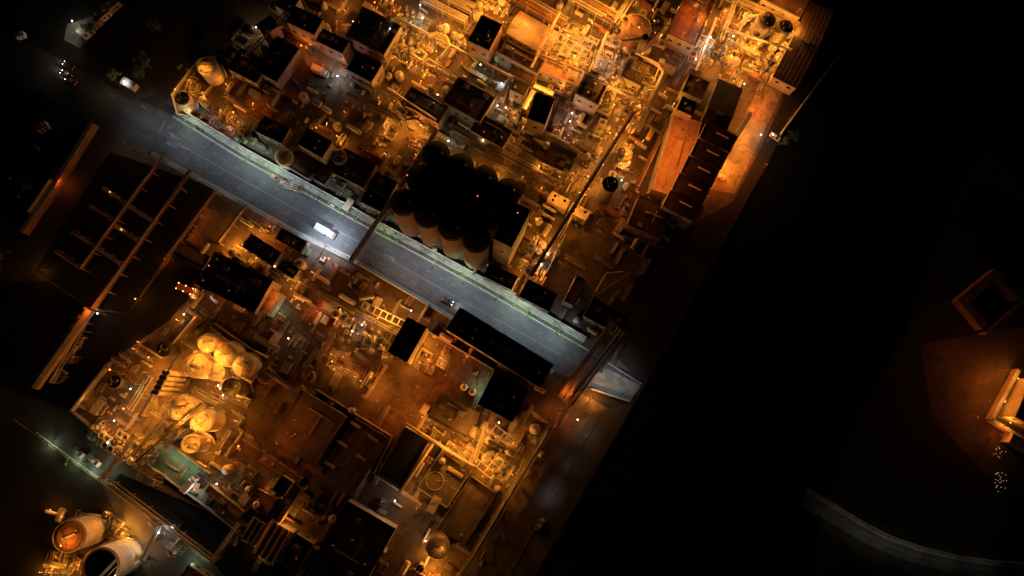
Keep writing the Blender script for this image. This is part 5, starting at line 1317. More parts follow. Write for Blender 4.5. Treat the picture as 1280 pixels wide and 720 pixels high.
# quay
for x, y, p in ((735, 545, 200), (731, 552, 260), (727, 559, 160), (713, 583, 120), (708, 591, 130), (690, 619, 220), (686, 627, 420), (681, 635, 260)): lamp(x, y, p * .3, WHI, 4, 'street', aim=math.radians(60))
for i, (x, y) in enumerate(((1042, 637), (1066, 652), (1092, 667), (1122, 680), (1156, 691), (1196, 701), (1240, 707))): lamp(x, y, (50, 90, 170, 200, 170, 120, 80, 70)[i], NEU, 6, 'street', aim=-2)
LA = [
 # px, py, power, colour, height, globe visible
 (96, 40, 3800, NEU, 7, 0), (91, 28, 500, NEU, 6, 1), (125, 22, 900, NEU, 6, 0), (125, 8, 700, GRN, 5, 0), (157, 102, 500, WHI, 5, 1), (186, 92, 350, GRN, 4, 0), (31, 137, 90, WHI, 5, 1), (51, 152, 700, WHI, 4, 0), (41, 182, 80, WRM, 4, 0), (10, 320, 260, GRN, 9, 1), (36, 206, 30, WHI, 4, 1), (203, 68, 60, SOD, 5, 0),
 (146, 201, 140, YEL, 5, 1), (79, 215, 350, GRN, 5, 0), (108, 165, 500, SOD, 7, 0), (93, 185, 400, SOD, 7, 0), (72, 228, 400, SOD, 7, 0), (45, 270, 260, SOD, 7, 0),
 (253, 88, 1500, YEL, 11, 0), (222, 128, 1300, YEL, 5, 0), (232, 140, 1500, YEL, 5, 0), (246, 112, 1200, YEL, 6, 0), (221, 112, 900, YEL, 5, 1), (266, 72, 700, SOD, 8, 0),
 (318, 34, 1200, WRM, 7, 1), (356, 12, 700, WRM, 7, 1), (330, 45, 600, SOD, 8, 0), (324, 50, 500, SOD, 8, 0), (375, 58, 1800, SOD, 9, 1), (400, 76, 2600, SOD, 9, 0), (372, 40, 1200, SOD, 9, 0), (428, 76, 2600, SOD, 9, 0), (441, 52, 1600, SOD, 9, 0), (425, 26, 1600, SOD, 8, 0),
 (405, 88, 2600, WHI, 5, 0), (422, 97, 1500, WHI, 5, 1), (386, 92, 300, YEL, 5, 0), (345, 162, 400, WRM, 5, 1), (341, 171, 900, YEL, 5, 1), (286, 158, 1500, YEL, 5, 0), (277, 148, 600, YEL, 4, 0), (292, 142, 1200, SOD, 6, 1), (318, 128, 1700, SOD, 9, 0), (305, 115, 1500, SOD, 9, 0), (335, 138, 1300, SOD, 9, 0), (302, 165, 900, SOD, 5, 0),
 (360, 199, 900, YEL, 9, 0), (375, 200, 1100, SOD, 8, 0), (390, 212, 1000, SOD, 8, 0), (352, 212, 700, YEL, 5, 0), (395, 158, 900, YEL, 6, 1), (408, 166, 900, SOD, 8, 0), (428, 176, 1400, YEL, 6, 0), (430, 182, 700, YEL, 5, 1), (420, 195, 700, SOD, 8, 0), (408, 218, 700, SOD, 7, 0), (362, 158, 500, SOD, 6, 0), (436, 236, 300, SOD, 5, 0),
 (446, 100, 1300, SOD, 8, 0), (462, 108, 1300, SOD, 8, 0), (492, 112, 2200, YEL, 8, 0), (482, 126, 900, SOD, 8, 0), (497, 134, 2600, YEL, 7, 0), (502, 147, 1800, YEL, 5, 0), (520, 146, 2200, YEL, 6, 0), (528, 156, 2600, YEL, 6, 1), (526, 168, 1600, SOD, 6, 0), (508, 165, 1900, SOD, 9, 0), (496, 180, 1500, SOD, 9, 0), (515, 182, 1400, SOD, 9, 0), (478, 168, 800, SOD, 8, 0), (549, 118, 450, WRM, 10, 1), (520, 100, 500, SOD, 7, 0),
 (489, 35, 300, WHI, 10, 1), (495, 37, 250, WHI, 10, 1), (522, 67, 1800, YEL, 11, 1), (545, 62, 1500, YEL, 11, 1), (508, 76, 900, YEL, 8, 1), (512, 72, 900, SOD, 8, 0), (540, 46, 3600, YEL, 12, 0), (555, 48, 2600, YEL, 12, 0), (530, 22, 1300, GRN, 10, 1), (524, 8, 700, WHI, 9, 1), (470, 4, 700, SOD, 9, 1), (490, 2, 700, SOD, 9, 1), (505, 24, 1200, SOD, 9, 0), (530, 92, 1100, SOD, 8, 1), (543, 90, 1100, SOD, 8, 1), (517, 86, 800, SOD, 6, 0), (428, 0, 2600, YEL, 9, 0), (440, 26, 700, WRM, 8, 1),
 (576, 38, 5600, YEL, 10, 0), (583, 24, 4200, YEL, 10, 0), (562, 10, 4200, YEL, 12, 0), (545, 0, 3600, YEL, 12, 0), (595, 8, 4200, YEL, 12, 0), (552, 28, 1500, SOD, 8, 0), (570, 45, 1600, SOD, 6, 0), (596, 18, 700, YEL, 11, 1), (610, -2, 3200, YEL, 11, 0), (626, 10, 1600, YEL, 9, 1), (620, 20, 1100, YEL, 9, 1),
 (600, 79, 700, GRN, 9, 1), (627, 106, 900, WHI, 8, 1), (622, 134, 350, WHI, 6, 1), (634, 134, 500, GRN, 6, 1), (612, 118, 120, WHI, 6, 1), (646, 126, 1400, YEL, 6, 0), (650, 114, 1600, YEL, 8, 0), (662, 130, 3000, YEL, 14, 0), (668, 104, 1700, YEL, 14, 0), (688, 112, 1500, YEL, 13, 0), (634, 102, 900, YEL, 8, 0), (640, 140, 700, SOD, 6, 0), (690, 149, 120, WHI, 7, 1), (633, 70, 260, WRM, 8, 1),
 (650, 28, 2600, YEL, 13, 0), (662, 36, 2300, SOD, 14, 0), (676, 46, 1900, SOD, 14, 0), (656, 15, 1900, SOD, 13, 1), (642, 40, 1100, SOD, 12, 0), (690, 84, 1700, SOD, 12, 0), (712, 92, 1500, SOD, 12, 0), (680, 60, 900, SOD, 11, 0), (660, 4, 1600, SOD, 12, 0), (690, 18, 1600, SOD, 12, 0), (655, 84, 900, SOD, 9, 0),
 (712, 28, 4600, YEL, 14, 0), (724, 40, 7000, YEL, 14, 0), (712, 52, 3600, YEL, 13, 0), (736, 52, 3000, YEL, 13, 0), (728, 58, 1500, WHI, 9, 0), (742, 28, 1700, YEL, 12, 1), (700, 66, 1300, SOD, 9, 0), (738, 68, 1200, YEL, 9, 0), (753, 76, 1700, WHI, 11, 0), (748, 82, 900, WHI, 10, 0),
 (774, 12, 6500, YEL, 13, 0), (740, 4, 2300, YEL, 13, 0), (756, 22, 1800, YEL, 12, 0), (718, 2, 2200, YEL, 12, 0), (798, 36, 900, YEL, 14, 1), (790, 42, 800, SOD, 14, 0), (786, 30, 500, SOD, 14, 0), (771, 74, 700, YEL, 9, 1), (770, 86, 800, SOD, 8, 0),
 (814, 76, 1800, YEL, 13, 0), (824, 96, 1700, YEL, 13, 0), (803, 100, 1300, YEL, 9, 0), (784, 92, 1300, SOD, 9, 0), (775, 98, 1600, YEL, 10, 0), (768, 108, 2600, YEL, 13, 0), (766, 131, 1100, YEL, 9, 1), (773, 122, 900, YEL, 9, 1), (757, 118, 1600, YEL, 9, 0), (745, 128, 900, WRM, 9, 1), (738, 126, 3000, YEL, 9, 0), (730, 130, 300, WRM, 9, 1), (717, 142, 800, WHI, 8, 1), (712, 150, 500, WHI, 7, 1), (790, 130, 1100, SOD, 8, 0), (800, 118, 1100, SOD, 8, 0), (812, 60, 500, SOD, 8, 0), (808, 136, 900, SOD, 7, 0),
 (763, 168, 3000, YEL, 9, 1), (778, 172, 2600, YEL, 9, 0), (785, 186, 1500, YEL, 10, 0), (776, 204, 1600, YEL, 8, 0), (796, 160, 1700, SOD, 9, 0), (805, 175, 900, SOD, 9, 0), (737, 220, 2600, YEL, 7, 1), (750, 222, 1500, YEL, 7, 0), (755, 206, 400, GRN, 7, 1), (775, 226, 350, GRN, 5, 1), (742, 206, 900, SOD, 6, 0), (716, 232, 900, YEL, 7, 1), (745, 255, 800, SOD, 5, 1), (750, 262, 700, SOD, 5, 1), (700, 246, 1800, YEL, 13, 0), (726, 258, 1500, YEL, 13, 0), (720, 222, 600, SOD, 6, 0), (690, 215, 700, SOD, 6, 0),
 (602, 176, 500, WRM, 7, 1), (606, 180, 500, SOD, 7, 1), (626, 178, 1100, YEL, 8, 1), (645, 188, 1100, YEL, 8, 0), (660, 198, 1100, SOD, 8, 0), (674, 206, 1200, YEL, 8, 1), (620, 190, 900, SOD, 8, 0), (640, 206, 1300, SOD, 8, 0), (655, 220, 900, SOD, 8, 0), (560, 178, 900, GRN, 6, 1), (568, 184, 700, GRN, 5, 0), (598, 204, 1300, YEL, 6, 0), (622, 216, 1500, YEL, 6, 0), (575, 192, 700, YEL, 5, 0),
 (615, 259, 420, YEL, 37, 0),
 (669, 273, 300, SOD, 7, 1), (682, 276, 160, WHI, 7, 1), (686, 278, 160, WHI, 7, 1), (690, 306, 2600, YEL, 9, 0), (684, 319, 900, WRM, 9, 1), (694, 314, 1900, YEL, 8, 0), (678, 330, 500, WHI, 8, 1), (698, 322, 900, SOD, 8, 0), (680, 345, 1300, SOD, 6, 0), (668, 326, 700, SOD, 7, 0), (700, 340, 900, SOD, 8, 0), (700, 290, 900, SOD, 9, 0), (730, 300, 900, SOD, 9, 0), (650, 352, 2200, YEL, 7, 0), (645, 364, 700, SOD, 5, 0), (724, 360, 900, SOD, 11, 0), (706, 368, 420, GRN, 6, 0), (735, 330, 600, SOD, 9, 0), (750, 310, 600, SOD, 9, 0), (765, 280, 700, SOD, 9, 0), (780, 255, 700, SOD, 9, 0), (790, 268, 500, SOD, 9, 0), (715, 310, 600, SOD, 9, 0),
 (510, 292, 900, SOD, 6, 0), (535, 312, 1000, SOD, 6, 0), (562, 328, 1000, SOD, 6, 0), (592, 344, 1000, SOD, 6, 0), (626, 325, 800, SOD, 6, 0), (640, 316, 700, SOD, 6, 0), (494, 270, 300, SOD, 5, 0),
 (852, 165, 1500, SOD, 17, 0), (838, 190, 1500, SOD, 17, 0), (824, 212, 1500, SOD, 17, 0), (812, 236, 1100, SOD, 15, 0), (864, 160, 1300, SOD, 17, 0), (848, 200, 1300, SOD, 17, 0), (836, 225, 1000, SOD, 17, 0), (817, 210, 160, WRM, 12, 1), (793, 249, 120, WRM, 8, 1), (872, 112, 900, SOD, 13, 0), (826, 120, 600, SOD, 9, 0), (830, 150, 500, SOD, 9, 0), (845, 100, 500, SOD, 9, 0),
 (873, 8, 900, YEL, 9, 1), (884, 24, 2200, YEL, 10, 0), (893, 34, 1500, YEL, 9, 0), (874, 30, 1300, YEL, 9, 0), (880, 55, 1100, WHI, 12, 0), (887, 48, 700, WHI, 12, 1), (868, 74, 400, WHI, 7, 1), (888, 78, 350, WHI, 7, 0), (862, 10, 1500, SOD, 14, 0), (856, 40, 1200, SOD, 14, 0), (845, 40, 900, SOD, 9, 0),
 (932, 14, 5000, YEL, 13, 0), (948, 6, 3600, YEL, 13, 0), (970, 22, 4200, YEL, 12, 0), (994, 32, 2600, YEL, 11, 0), (924, 52, 3600, YEL, 12, 0), (950, 56, 2200, YEL, 11, 1), (918, 44, 900, GRN, 10, 1), (932, 66, 2200, YEL, 11, 0), (930, 88, 1800, YEL, 9, 0), (954, 64, 1100, YEL, 9, 0), (920, 76, 1300, SOD, 9, 0), (970, 72, 900, YEL, 8, 1), (932, 106, 300, WRM, 8, 1), (905, 80, 900, SOD, 8, 0), (980, 0, 1700, SOD, 12, 0), (1000, 10, 1200, SOD, 12, 0), (960, 40, 1500, SOD, 9, 0), (985, 60, 500, SOD, 8, 0),
 (1000, 60, 500, SOD, 12, 0), (985, 92, 700, SOD, 12, 0), (968, 100, 1700, SOD, 8, 0), (950, 120, 1500, SOD, 8, 0), (932, 158, 2300, YEL, 8, 0), (924, 175, 1900, YEL, 8, 0), (905, 200, 4200, YEL, 8, 0), (945, 138, 1700, SOD, 8, 0), (917, 212, 2200, SOD, 8, 0), (940, 196, 900, SOD, 8, 0), (960, 205, 450, SOD, 8, 0), (900, 222, 1500, SOD, 8, 0), (976, 110, 300, WRM, 7, 1), (968, 168, 1100, WHI, 8, 1), (972, 172, 500, WHI, 8, 1), (975, 145, 500, WHI, 8, 0), (950, 170, 900, GRN, 6, 1), (990, 168, 350, GRN, 5, 0), (1025, 95, 60, SOD, 8, 0),
 (826, 300, 60, WHI, 4, 0), (824, 290, 200, WHI, 6, 1), (834, 310, 420, GRN, 6, 0), (839, 302, 300, GRN, 6, 0), (820, 276, 500, SOD, 7, 0), (806, 256, 200, SOD, 10, 0),
 # south side
 (137, 242, 500, YEL, 6, 1), (152, 305 - 22, 40, YEL, 5, 0), (150, 288, 500, YEL, 6, 1), (158, 292, 400, YEL, 6, 0), (135, 320, 200, WRM, 6, 1), (168, 258, 200, SOD, 7, 0), (80, 325, 250, SOD, 6, 0), (52, 336, 500, YEL, 5, 0), (118, 345, 350, SOD, 9, 0), (135, 330, 300, SOD, 9, 0), (190, 240, 260, SOD, 8, 0), (225, 232, 260, SOD, 8, 0), (160, 320, 300, SOD, 8, 0), (210, 260, 260, SOD, 8, 0), (205, 322, 500, SOD, 6, 0), (236, 292, 500, SOD, 6, 0), (250, 270, 400, SOD, 6, 0), (295, 272, 500, SOD, 6, 0), (180, 300, 300, SOD, 8, 0), (230, 310, 420, SOD, 7, 0), (255, 290, 260, SOD, 7, 0),
 (292, 308, 2600, YEL, 6, 0), (299, 296, 2300, YEL, 6, 0), (288, 318, 1100, YEL, 6, 0), (308, 306, 1500, YEL, 5, 0), (326, 290, 2400, YEL, 7, 0), (320, 298, 1300, YEL, 6, 0), (342, 302, 1300, SOD, 8, 0), (274, 313, 200, WHI, 13.5, 1), (343, 335, 500, WRM, 8, 1), (374, 325, 700, YEL, 10, 0), (369, 350, 1600, YEL, 6, 0), (360, 345, 700, SOD, 6, 0), (412, 325, 1100, SOD, 7, 1), (400, 318, 900, SOD, 7, 0), (340, 372, 1500, SOD, 12, 0), (350, 352, 900, SOD, 9, 0), (310, 325, 500, SOD, 5, 0), (330, 270, 350, SOD, 7, 0), (390, 305, 120, WRM, 6, 1),
 (111, 388, 900, SOD, 12, 0), (95, 408, 900, SOD, 13, 0), (80, 430, 900, SOD, 13, 0), (64, 452, 900, SOD, 13, 0), (50, 472, 900, SOD, 13, 0), (121, 390, 400, WHI, 7, 1), (102, 425, 300, WRM, 6, 1), (80, 460, 800, GRN, 6, 1), (66, 484, 900, GRN, 6, 1), (50, 491, 250, WHI, 6, 1), (84, 448, 500, YEL, 6, 0), (168, 372, 500, YEL, 6, 1), (160, 380, 60, YEL, 5, 0), (240, 396, 1100, SOD, 6, 0), (230, 395, 500, WRM, 7, 1), (225, 410, 800, SOD, 6, 0), (212, 428, 900, SOD, 6, 0),
 (136, 464, 700, SOD, 7, 1), (180, 432, 500, GRN, 5, 0), (188, 447, 900, SOD, 7, 1), (203, 452, 1300, YEL, 6, 1), (104, 502, 1700, YEL, 6, 0), (118, 478, 1100, YEL, 6, 0), (96, 518, 900, YEL, 5, 0), (120, 534, 1100, YEL, 5, 0), (135, 543, 700, YEL, 5, 0), (163, 484, 500, GRN, 8, 1), (156, 509, 1200, SOD, 8, 1), (150, 530, 2300, YEL, 9, 0), (142, 524, 1500, WRM, 8, 1), (165, 548, 2300, YEL, 8, 0), (182, 556, 1700, YEL, 7, 0), (130, 505, 500, SOD, 7, 0), (150, 470, 600, SOD, 7, 0), (178, 470, 900, SOD, 7, 0), (170, 455, 500, SOD, 6, 0), (186, 478, 2600, YEL, 8, 0), (178, 498, 3200, YEL, 8, 0), (190, 512, 2600, YEL, 8, 0), (195, 462, 1900, YEL, 8, 0), (192, 525, 1900, YEL, 7, 0), (205, 500, 1900, YEL, 9, 0), (225, 462, 1700, YEL, 9, 0),
 (243, 438, 3400, YEL, 15, 0), (262, 448, 2300, YEL, 14, 0), (279, 461, 3200, YEL, 14, 0), (236, 468, 1700, YEL, 13, 0), (262, 480, 1500, YEL, 9, 0), (320, 455, 1700, YEL, 7, 0), (300, 480, 1500, YEL, 8, 0), (270, 428, 1300, SOD, 10, 0), (295, 430, 900, SOD, 9, 0), (310, 440, 900, SOD, 9, 0), (272, 480, 600, WRM, 12, 1), (281, 494, 500, WRM, 8, 1), (316, 452, 600, SOD, 9, 0), (290, 500, 700, SOD, 6, 0), (326, 490, 900, SOD, 9, 0), (255, 498, 2300, YEL, 9, 0), (275, 508, 1300, YEL, 8, 0),
 (226, 524, 3600, YEL, 17, 0), (245, 540, 2600, YEL, 18, 0), (238, 530, 2600, YEL, 19, 0), (262, 548, 2600, YEL, 8, 0), (258, 566, 1900, YEL, 7, 0), (212, 524, 1500, YEL, 12, 0), (280, 545, 900, SOD, 8, 0), (298, 560, 1200, SOD, 8, 1), (300, 530, 700, SOD, 9, 0), (310, 510, 700, SOD, 9, 0), (285, 520, 700, SOD, 8, 0), (330, 520, 500, SOD, 8, 0), (210, 570, 900, GRN, 7, 0), (228, 578, 1300, GRN, 7, 0), (236, 594, 900, GRN, 6, 0), (243, 608, 1300, WHI, 6, 0), (186, 566, 700, GRN, 6, 0), (270, 603, 700, WRM, 7, 1), (255, 620, 700, WRM, 5, 0),
 (133, 552, 260, GRN, 5, 1), (60, 555, 350, GRN, 4, 0), (95, 578, 500, GRN, 4, 0), (110, 590, 350, GRN, 4, 0), (160, 580, 700, GRN, 6, 0), (135, 585, 300, GRN, 6, 0), (175, 610, 350, WHI, 7, 0), (150, 612, 350, WRM, 5, 0), (60, 520, 110, WHI, 7, 0), (90, 545, 160, WHI, 7, 0), (132, 611, 300, SOD, 5, 0), (118, 632, 260, SOD, 5, 0), (197, 668, 500, WHI, 7, 1), (180, 692, 700, WHI, 6, 1), (240, 702, 900, GRN, 6, 0), (235, 694, 500, GRN, 6, 0), (205, 690, 400, WHI, 7, 0), (220, 670, 350, WHI, 7, 0), (215, 712, 300, WHI, 7, 0),
 (75, 680, 1500, YEL, 19, 1), (84, 688, 900, SOD, 20, 0), (98, 664, 700, SOD, 20, 0), (115, 678, 4600, YEL, 9, 0), (116, 660, 1700, YEL, 8, 0), (92, 712, 2300, YEL, 8, 0), (95, 700, 1300, YEL, 8, 0), (150, 665, 3600, YEL, 6, 0), (162, 675, 2300, YEL, 6, 0), (136, 668, 1700, YEL, 6, 0), (176, 700, 1800, WRM, 8, 0), (142, 719, 900, WRM, 21, 1), (70, 710, 600, SOD, 7, 0), (60, 694, 300, SOD, 7, 0), (178, 680, 1300, WRM, 7, 0), (105, 648, 900, SOD, 7, 0),
 (320, 572, 600, SOD, 9, 0), (345, 580, 1500, SOD, 9, 0), (352, 590, 1100, SOD, 12, 0), (332, 612, 1100, YEL, 7, 0), (372, 616, 300, WHI, 9, 1), (332, 622, 260, WRM, 8, 1), (320, 630, 500, WHI, 10, 0), (312, 590, 500, SOD, 8, 0), (300, 600, 500, SOD, 8, 0), (348, 640, 600, SOD, 9, 0), (355, 652, 1600, YEL, 9, 0), (340, 665, 900, SOD, 10, 0), (350, 680, 900, SOD, 10, 0), (330, 690, 600, SOD, 10, 0), (310, 660, 3000, YEL, 6, 0), (305, 668, 1100, YEL, 5, 1), (317, 692, 900, YEL, 6, 0), (290, 636, 800, SOD, 8, 0), (272, 620, 700, SOD, 8, 0), (375, 665, 700, SOD, 8, 0), (300, 690, 500, SOD, 7, 0), (398, 700, 350, SOD, 9, 0), (262, 712, 600, SOD, 8, 0), (360, 628, 500, SOD, 9, 0), (340, 560, 500, SOD, 9, 0), (325, 545, 500, SOD, 9, 0),
 (345, 556, 1500, SOD, 12, 0), (365, 525, 1200, SOD, 12, 0), (385, 500, 900, SOD, 12, 0), (350, 530, 900, SOD, 12, 0), (405, 540, 350, SOD, 11, 0), (445, 545, 400, SOD, 10, 0), (470, 555, 500, SOD, 10, 0), (430, 570, 400, SOD, 10, 0), (455, 585, 400, SOD, 10, 0), (442, 522, 300, WRM, 6, 1), (480, 540, 500, SOD, 9, 0), (410, 590, 260, SOD, 10, 0),
 (370, 400, 700, SOD, 8, 0), (365, 375, 500, YEL, 7, 0), (352, 390, 800, GRN, 5, 0) , (345, 400, 500, SOD, 7, 0), (360, 425, 600, WRM, 8, 1), (345, 440, 900, SOD, 8, 0), (338, 452, 700, SOD, 8, 0), (395, 390, 1500, SOD, 7, 0), (405, 392, 900, WRM, 8, 0), (420, 400, 1300, SOD, 8, 0), (432, 402, 900, SOD, 8, 0), (388, 385, 700, YEL, 6, 0), (435, 380, 900, SOD, 7, 0), (425, 385, 500, YEL, 7, 1), (398, 446, 400, YEL, 6, 0), (413, 451, 900, SOD, 7, 1), (430, 460, 1300, YEL, 6, 0), (440, 466, 1300, YEL, 6, 0), (450, 462, 700, SOD, 6, 0), (452, 450, 500, SOD, 6, 0), (452, 404, 500, WHI, 8, 1), (451, 408, 400, WRM, 8, 1), (440, 412, 350, WHI, 6, 1), (460, 385, 700, SOD, 8, 0), (470, 398, 700, YEL, 8, 1), (480, 410, 700, YEL, 7, 0), (465, 375, 350, WHI, 8, 1), (478, 381, 2600, YEL, 13, 0), (492, 392, 2600, YEL, 13, 0), (502, 402, 2300, YEL, 13, 0), (512, 388, 700, WRM, 9, 1), (500, 378, 500, WHI, 8, 0), (515, 382, 500, SOD, 8, 0), (535, 408, 600, SOD, 7, 1), (496, 372, 300, WHI, 7, 0),
 (530, 430, 1900, YEL, 7, 0), (522, 442, 1700, YEL, 7, 0), (512, 456, 1600, YEL, 7, 0), (545, 432, 1300, SOD, 8, 0), (505, 462, 900, YEL, 6, 1), (560, 440, 1300, SOD, 9, 0), (580, 452, 1200, SOD, 9, 0), (540, 460, 1500, SOD, 10, 0), (520, 485, 1500, SOD, 10, 0), (500, 500, 1500, SOD, 10, 0), (490, 520, 1500, SOD, 9, 0), (555, 470, 1300, SOD, 10, 0), (585, 470, 900, SOD, 10, 0), (474, 470, 2300, YEL, 8, 0), (464, 486, 1900, YEL, 8, 0), (458, 478, 700, YEL, 7, 0), (596, 484, 1500, GRN, 7, 0), (588, 480, 700, GRN, 7, 0), (470, 500, 1100, SOD, 9, 0), (515, 520, 1100, SOD, 9, 0), (530, 500, 900, SOD, 10, 0), (600, 462, 600, SOD, 9, 0), (480, 495, 1000, SOD, 9, 0),
 (514, 530, 3000, YEL, 12, 0), (530, 540, 3000, YEL, 12, 0), (548, 552, 3000, YEL, 12, 0), (565, 562, 3200, YEL, 11, 0), (580, 573, 3200, YEL, 11, 0), (536, 566, 2200, YEL, 11, 0), (524, 584, 2200, YEL, 11, 0), (510, 604, 2000, YEL, 11, 0), (515, 622, 1500, YEL, 9, 0), (495, 624, 700, WHI, 8, 1), (527, 524, 1500, YEL, 9, 0), (575, 555, 3200, YEL, 8, 0), (566, 558, 900, YEL, 6, 0), (606, 545, 3600, YEL, 13, 0), (600, 555, 3000, YEL, 12, 0), (615, 535, 2200, YEL, 13, 0), (625, 575, 2200, YEL, 11, 0), (610, 590, 1500, YEL, 10, 0), (598, 576, 1800, SOD, 9, 0), (625, 530, 700, WRM, 12, 1), (660, 542, 600, SOD, 9, 1), (656, 550, 900, SOD, 9, 0), (640, 552, 1300, YEL, 8, 0), (628, 594, 700, GRN, 9, 0), (593, 512, 300, SOD, 8, 0), (590, 530, 900, SOD, 8, 0), (587, 588, 300, WRM, 9, 1), (645, 590, 400, SOD, 8, 0),
 (450, 632, 900, SOD, 6, 0), (470, 643, 900, SOD, 6, 0), (490, 655, 900, SOD, 6, 0), (494, 675, 500, SOD, 6, 0), (480, 695, 350, SOD, 6, 0), (510, 660, 700, SOD, 9, 0), (515, 685, 1300, SOD, 9, 0), (532, 700, 2600, YEL, 7, 0), (530, 716, 2600, YEL, 7, 0), (545, 712, 2600, YEL, 7, 0), (552, 690, 900, YEL, 14, 0), (534, 676, 700, WRM, 8, 1), (536, 680, 500, WRM, 8, 1), (548, 668, 700, YEL, 10, 0), (565, 690, 700, SOD, 7, 0), (575, 680, 400, WRM, 6, 0), (500, 640, 500, SOD, 9, 0), (460, 610, 400, SOD, 9, 0), (430, 605, 260, SOD, 9, 0), (545, 625, 500, SOD, 9, 0), (570, 640, 500, SOD, 9, 0), (590, 650, 450, SOD, 9, 0), (600, 690, 700, SOD, 9, 0), (610, 710, 700, SOD, 9, 0), (580, 620, 300, SOD, 9, 0), (645, 660, 260, SOD, 9, 0),
 (700, 480, 1500, SOD, 6, 0), (712, 488, 2000, SOD, 12, 0), (706, 470, 1300, SOD, 12, 0), (695, 470, 1300, SOD, 6, 0), (740, 498, 4200, YEL, 6, 0), (748, 505, 900, YEL, 6, 0), (695, 515, 1300, SOD, 7, 0), (710, 520, 1700, SOD, 7, 0), (724, 524, 700, WRM, 7, 1), (685, 530, 500, SOD, 7, 0), (770, 412, 1600, YEL, 12, 0), (762, 420, 1300, SOD, 12, 0), (780, 413, 400, WRM, 11, 1), (765, 440, 200, SOD, 10, 0), (750, 445, 300, SOD, 12, 0), (690, 560, 200, SOD, 9, 0), (730, 480, 300, SOD, 10, 0), (788, 350, 160, WRM, 5, 0), (775, 345, 100, WRM, 5, 0),
 (1271, 474, 3600, YEL, 7, 1), (1256, 504, 3600, YEL, 7, 1), (1262, 530, 3600, YEL, 6, 1), (1240, 478, 900, SOD, 8, 0), (1235, 500, 700, SOD, 8, 0), (1272, 548, 1900, YEL, 6, 0), (1262, 462, 900, SOD, 9, 0), (1222, 520, 260, SOD, 8, 0), (1250, 545, 500, SOD, 7, 0), (1228, 385, 60, SOD, 8, 0), (1205, 385, 40, SOD, 8, 0), (1240, 395, 40, SOD, 7, 0), (1215, 450, 300, SOD, 12, 0),
]
def silo_boost(x, y): return 1.1 if 485 < x < 650 and 265 < y < 350 else 1
def tune(x, y, p, c):
    if 40 < x < 140 and 510 < y < 600 and c in (WHI, GRN): return p * 3.2
    if 165 < x < 245 and 600 < y and c == WHI: return p * 1.6
    if 940 < x < 1000 and 95 < y < 200 and c in (WHI, GRN, WRM): return p * .35
    if 880 < x < 970 and 95 < y < 240: return p * 2.6
    if 805 < x < 870 and 155 < y < 245 and c == SOD: return p * 1.5
    if x < 262 and 190 < y < 400 and c in (SOD, YEL): return p * 2.2
    if 700 < x < 820 and 240 < y < 400 and c == SOD: return p * .12
    if 685 < x < 800 and 400 < y < 500: return p * (.3 if y < 495 else 1.6)
    if 485 < x < 592 and 520 < y < 612 and not 560 < x < 576: return p * .3
    if x > 1200: return p * (.5 if c == YEL else 3.4)
    if 430 < x < 620 and y < 75: return p * (.8 if c == SOD else 1.25 if c == YEL else 1)
    if 600 < x < 860 and 95 < y < 270 and c == SOD: return p * .35
    if 300 < x < 620 and 60 < y < 240 and c == SOD: return p * .5
    if 380 < x < 700 and 590 < y and c == SOD: return p * .45
    if 184 < x < 330 and 415 < y < 570 and c == YEL: return p * 2.6
    if x < 172 and 430 < y < 545 and c in (YEL, SOD): return p * .55
    if c == GRN and x < 90 and 440 < y < 490: return p * .35
    if c == YEL: return p * (.95 if p < 1500 else 2.3)
    if c == SOD: return p * (.5 if p <= 1000 else .85)
    return p * 1.0
LA = [(x, y, tune(x, y, p, c) * silo_boost(x, y), c, h, dt) for x, y, p, c, h, dt in LA]
kept = []
for e in sorted(LA, key=lambda e: -e[2] * (1.35 if e[5] else 1)):
    near = [k_ for k_ in kept if math.hypot(k_[0] - e[0], k_[1] - e[1]) < (15 if e[3] in (SOD, YEL) else 9) and abs(k_[4] - e[4]) < 7 and (k_[3] in (SOD, YEL)) == (e[3] in (SOD, YEL))]
    if near: near[0][2] += e[2] * .75; continue
    kept.append(list(e))
kept = sorted(kept, key=lambda e: -e[2] * (2.5 if e[5] else 1))[:296]
print('lamps kept', len(kept), 'of', len(LA))
for (x, y, p, c, h, dt) in kept:
    if h <= 9.5:
        k_ = .8 if dt else .6; h = round(h * k_ * 2) / 2; p *= k_ ** 1.5
    lamp(x, y, round(p, -1), c, h, dot=bool(dt))

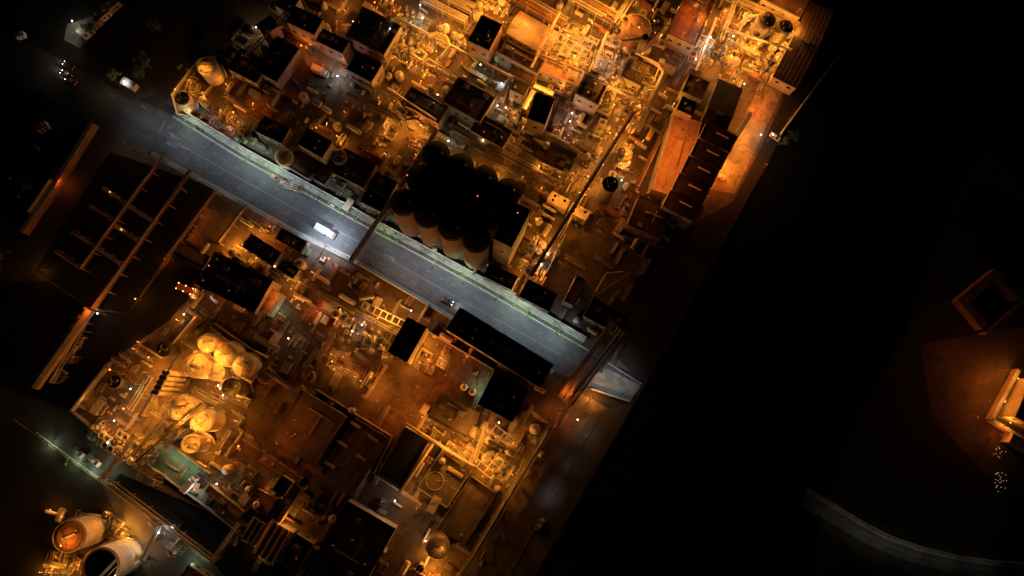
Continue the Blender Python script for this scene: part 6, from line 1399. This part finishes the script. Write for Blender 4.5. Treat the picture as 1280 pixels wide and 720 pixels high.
# ================================================================== finish labels
from collections import defaultdict
grp = defaultdict(list)
for o, look, px, py, g in REG: grp[look + ' ' + where(px, py)].append((px, py, o, g))
ORD = ['leftmost', 'second from left', 'third from left', 'fourth from left', 'fifth from left', 'sixth from left', 'seventh from left', 'eighth from left', 'ninth from left', 'tenth from left', 'eleventh from left', 'twelfth from left']
for lab, L in grp.items():
    L.sort(key=lambda q: q[0])
    for i, (px, py, o, g) in enumerate(L):
        if len(L) == 1: s_ = lab
        elif len(L) == 2: s_ = lab + (', left one' if i == 0 else ', right one')
        elif len(L) <= 12: s_ = lab + ', ' + ('rightmost' if i == len(L) - 1 else ORD[i])
        else: s_ = lab
        o['label'] = s_; o['group'] = g

# ================================================================== world, moonlight, camera
w = bpy.data.worlds.new('World'); S.world = w; w.use_nodes = True; nt = w.node_tree
sky = nt.nodes.new('ShaderNodeTexSky'); sky.sky_type = 'NISHITA'; sky.sun_disc = False; sky.sun_elevation = math.radians(35); sky.sun_rotation = math.radians(200)
bg = nt.nodes['Background']; bg.inputs['Strength'].default_value = .0012
nt.links.new(sky.outputs['Color'], bg.inputs['Color'])
sl = bpy.data.lights.new('moonlight', 'SUN'); sl.energy = .006; sl.angle = math.radians(.5); sl.color = (1, .95, .88)
so = bpy.data.objects.new('moonlight', sl); col.objects.link(so); so.rotation_euler = (math.radians(55), 0, math.radians(-20)); so.location = (0, 0, 200)
cd = bpy.data.cameras.new('camera'); cd.sensor_width = 36; cd.lens = 36 * FPX / 1280; cd.clip_end = 6000; cd.clip_start = 1
co = bpy.data.objects.new('camera', cd); col.objects.link(co); co.location = (0, 0, H); co.rotation_euler = ROT.to_euler(); S.camera = co
S.view_settings.view_transform = 'Standard'; S.view_settings.look = 'None'; S.view_settings.exposure = 0; S.view_settings.gamma = 1
S.render.resolution_x = 1024; S.render.resolution_y = 576
S.render.engine = 'CYCLES'
try:
    S.cycles.use_light_tree = True; S.cycles.max_bounces = 2; S.cycles.diffuse_bounces = 1; S.cycles.glossy_bounces = 2
    S.cycles.sample_clamp_direct = 12; S.cycles.sample_clamp_indirect = 1.5
except Exception: pass
print('objects', len(bpy.data.objects), 'lights', len([o for o in bpy.data.objects if o.type == 'LIGHT']))
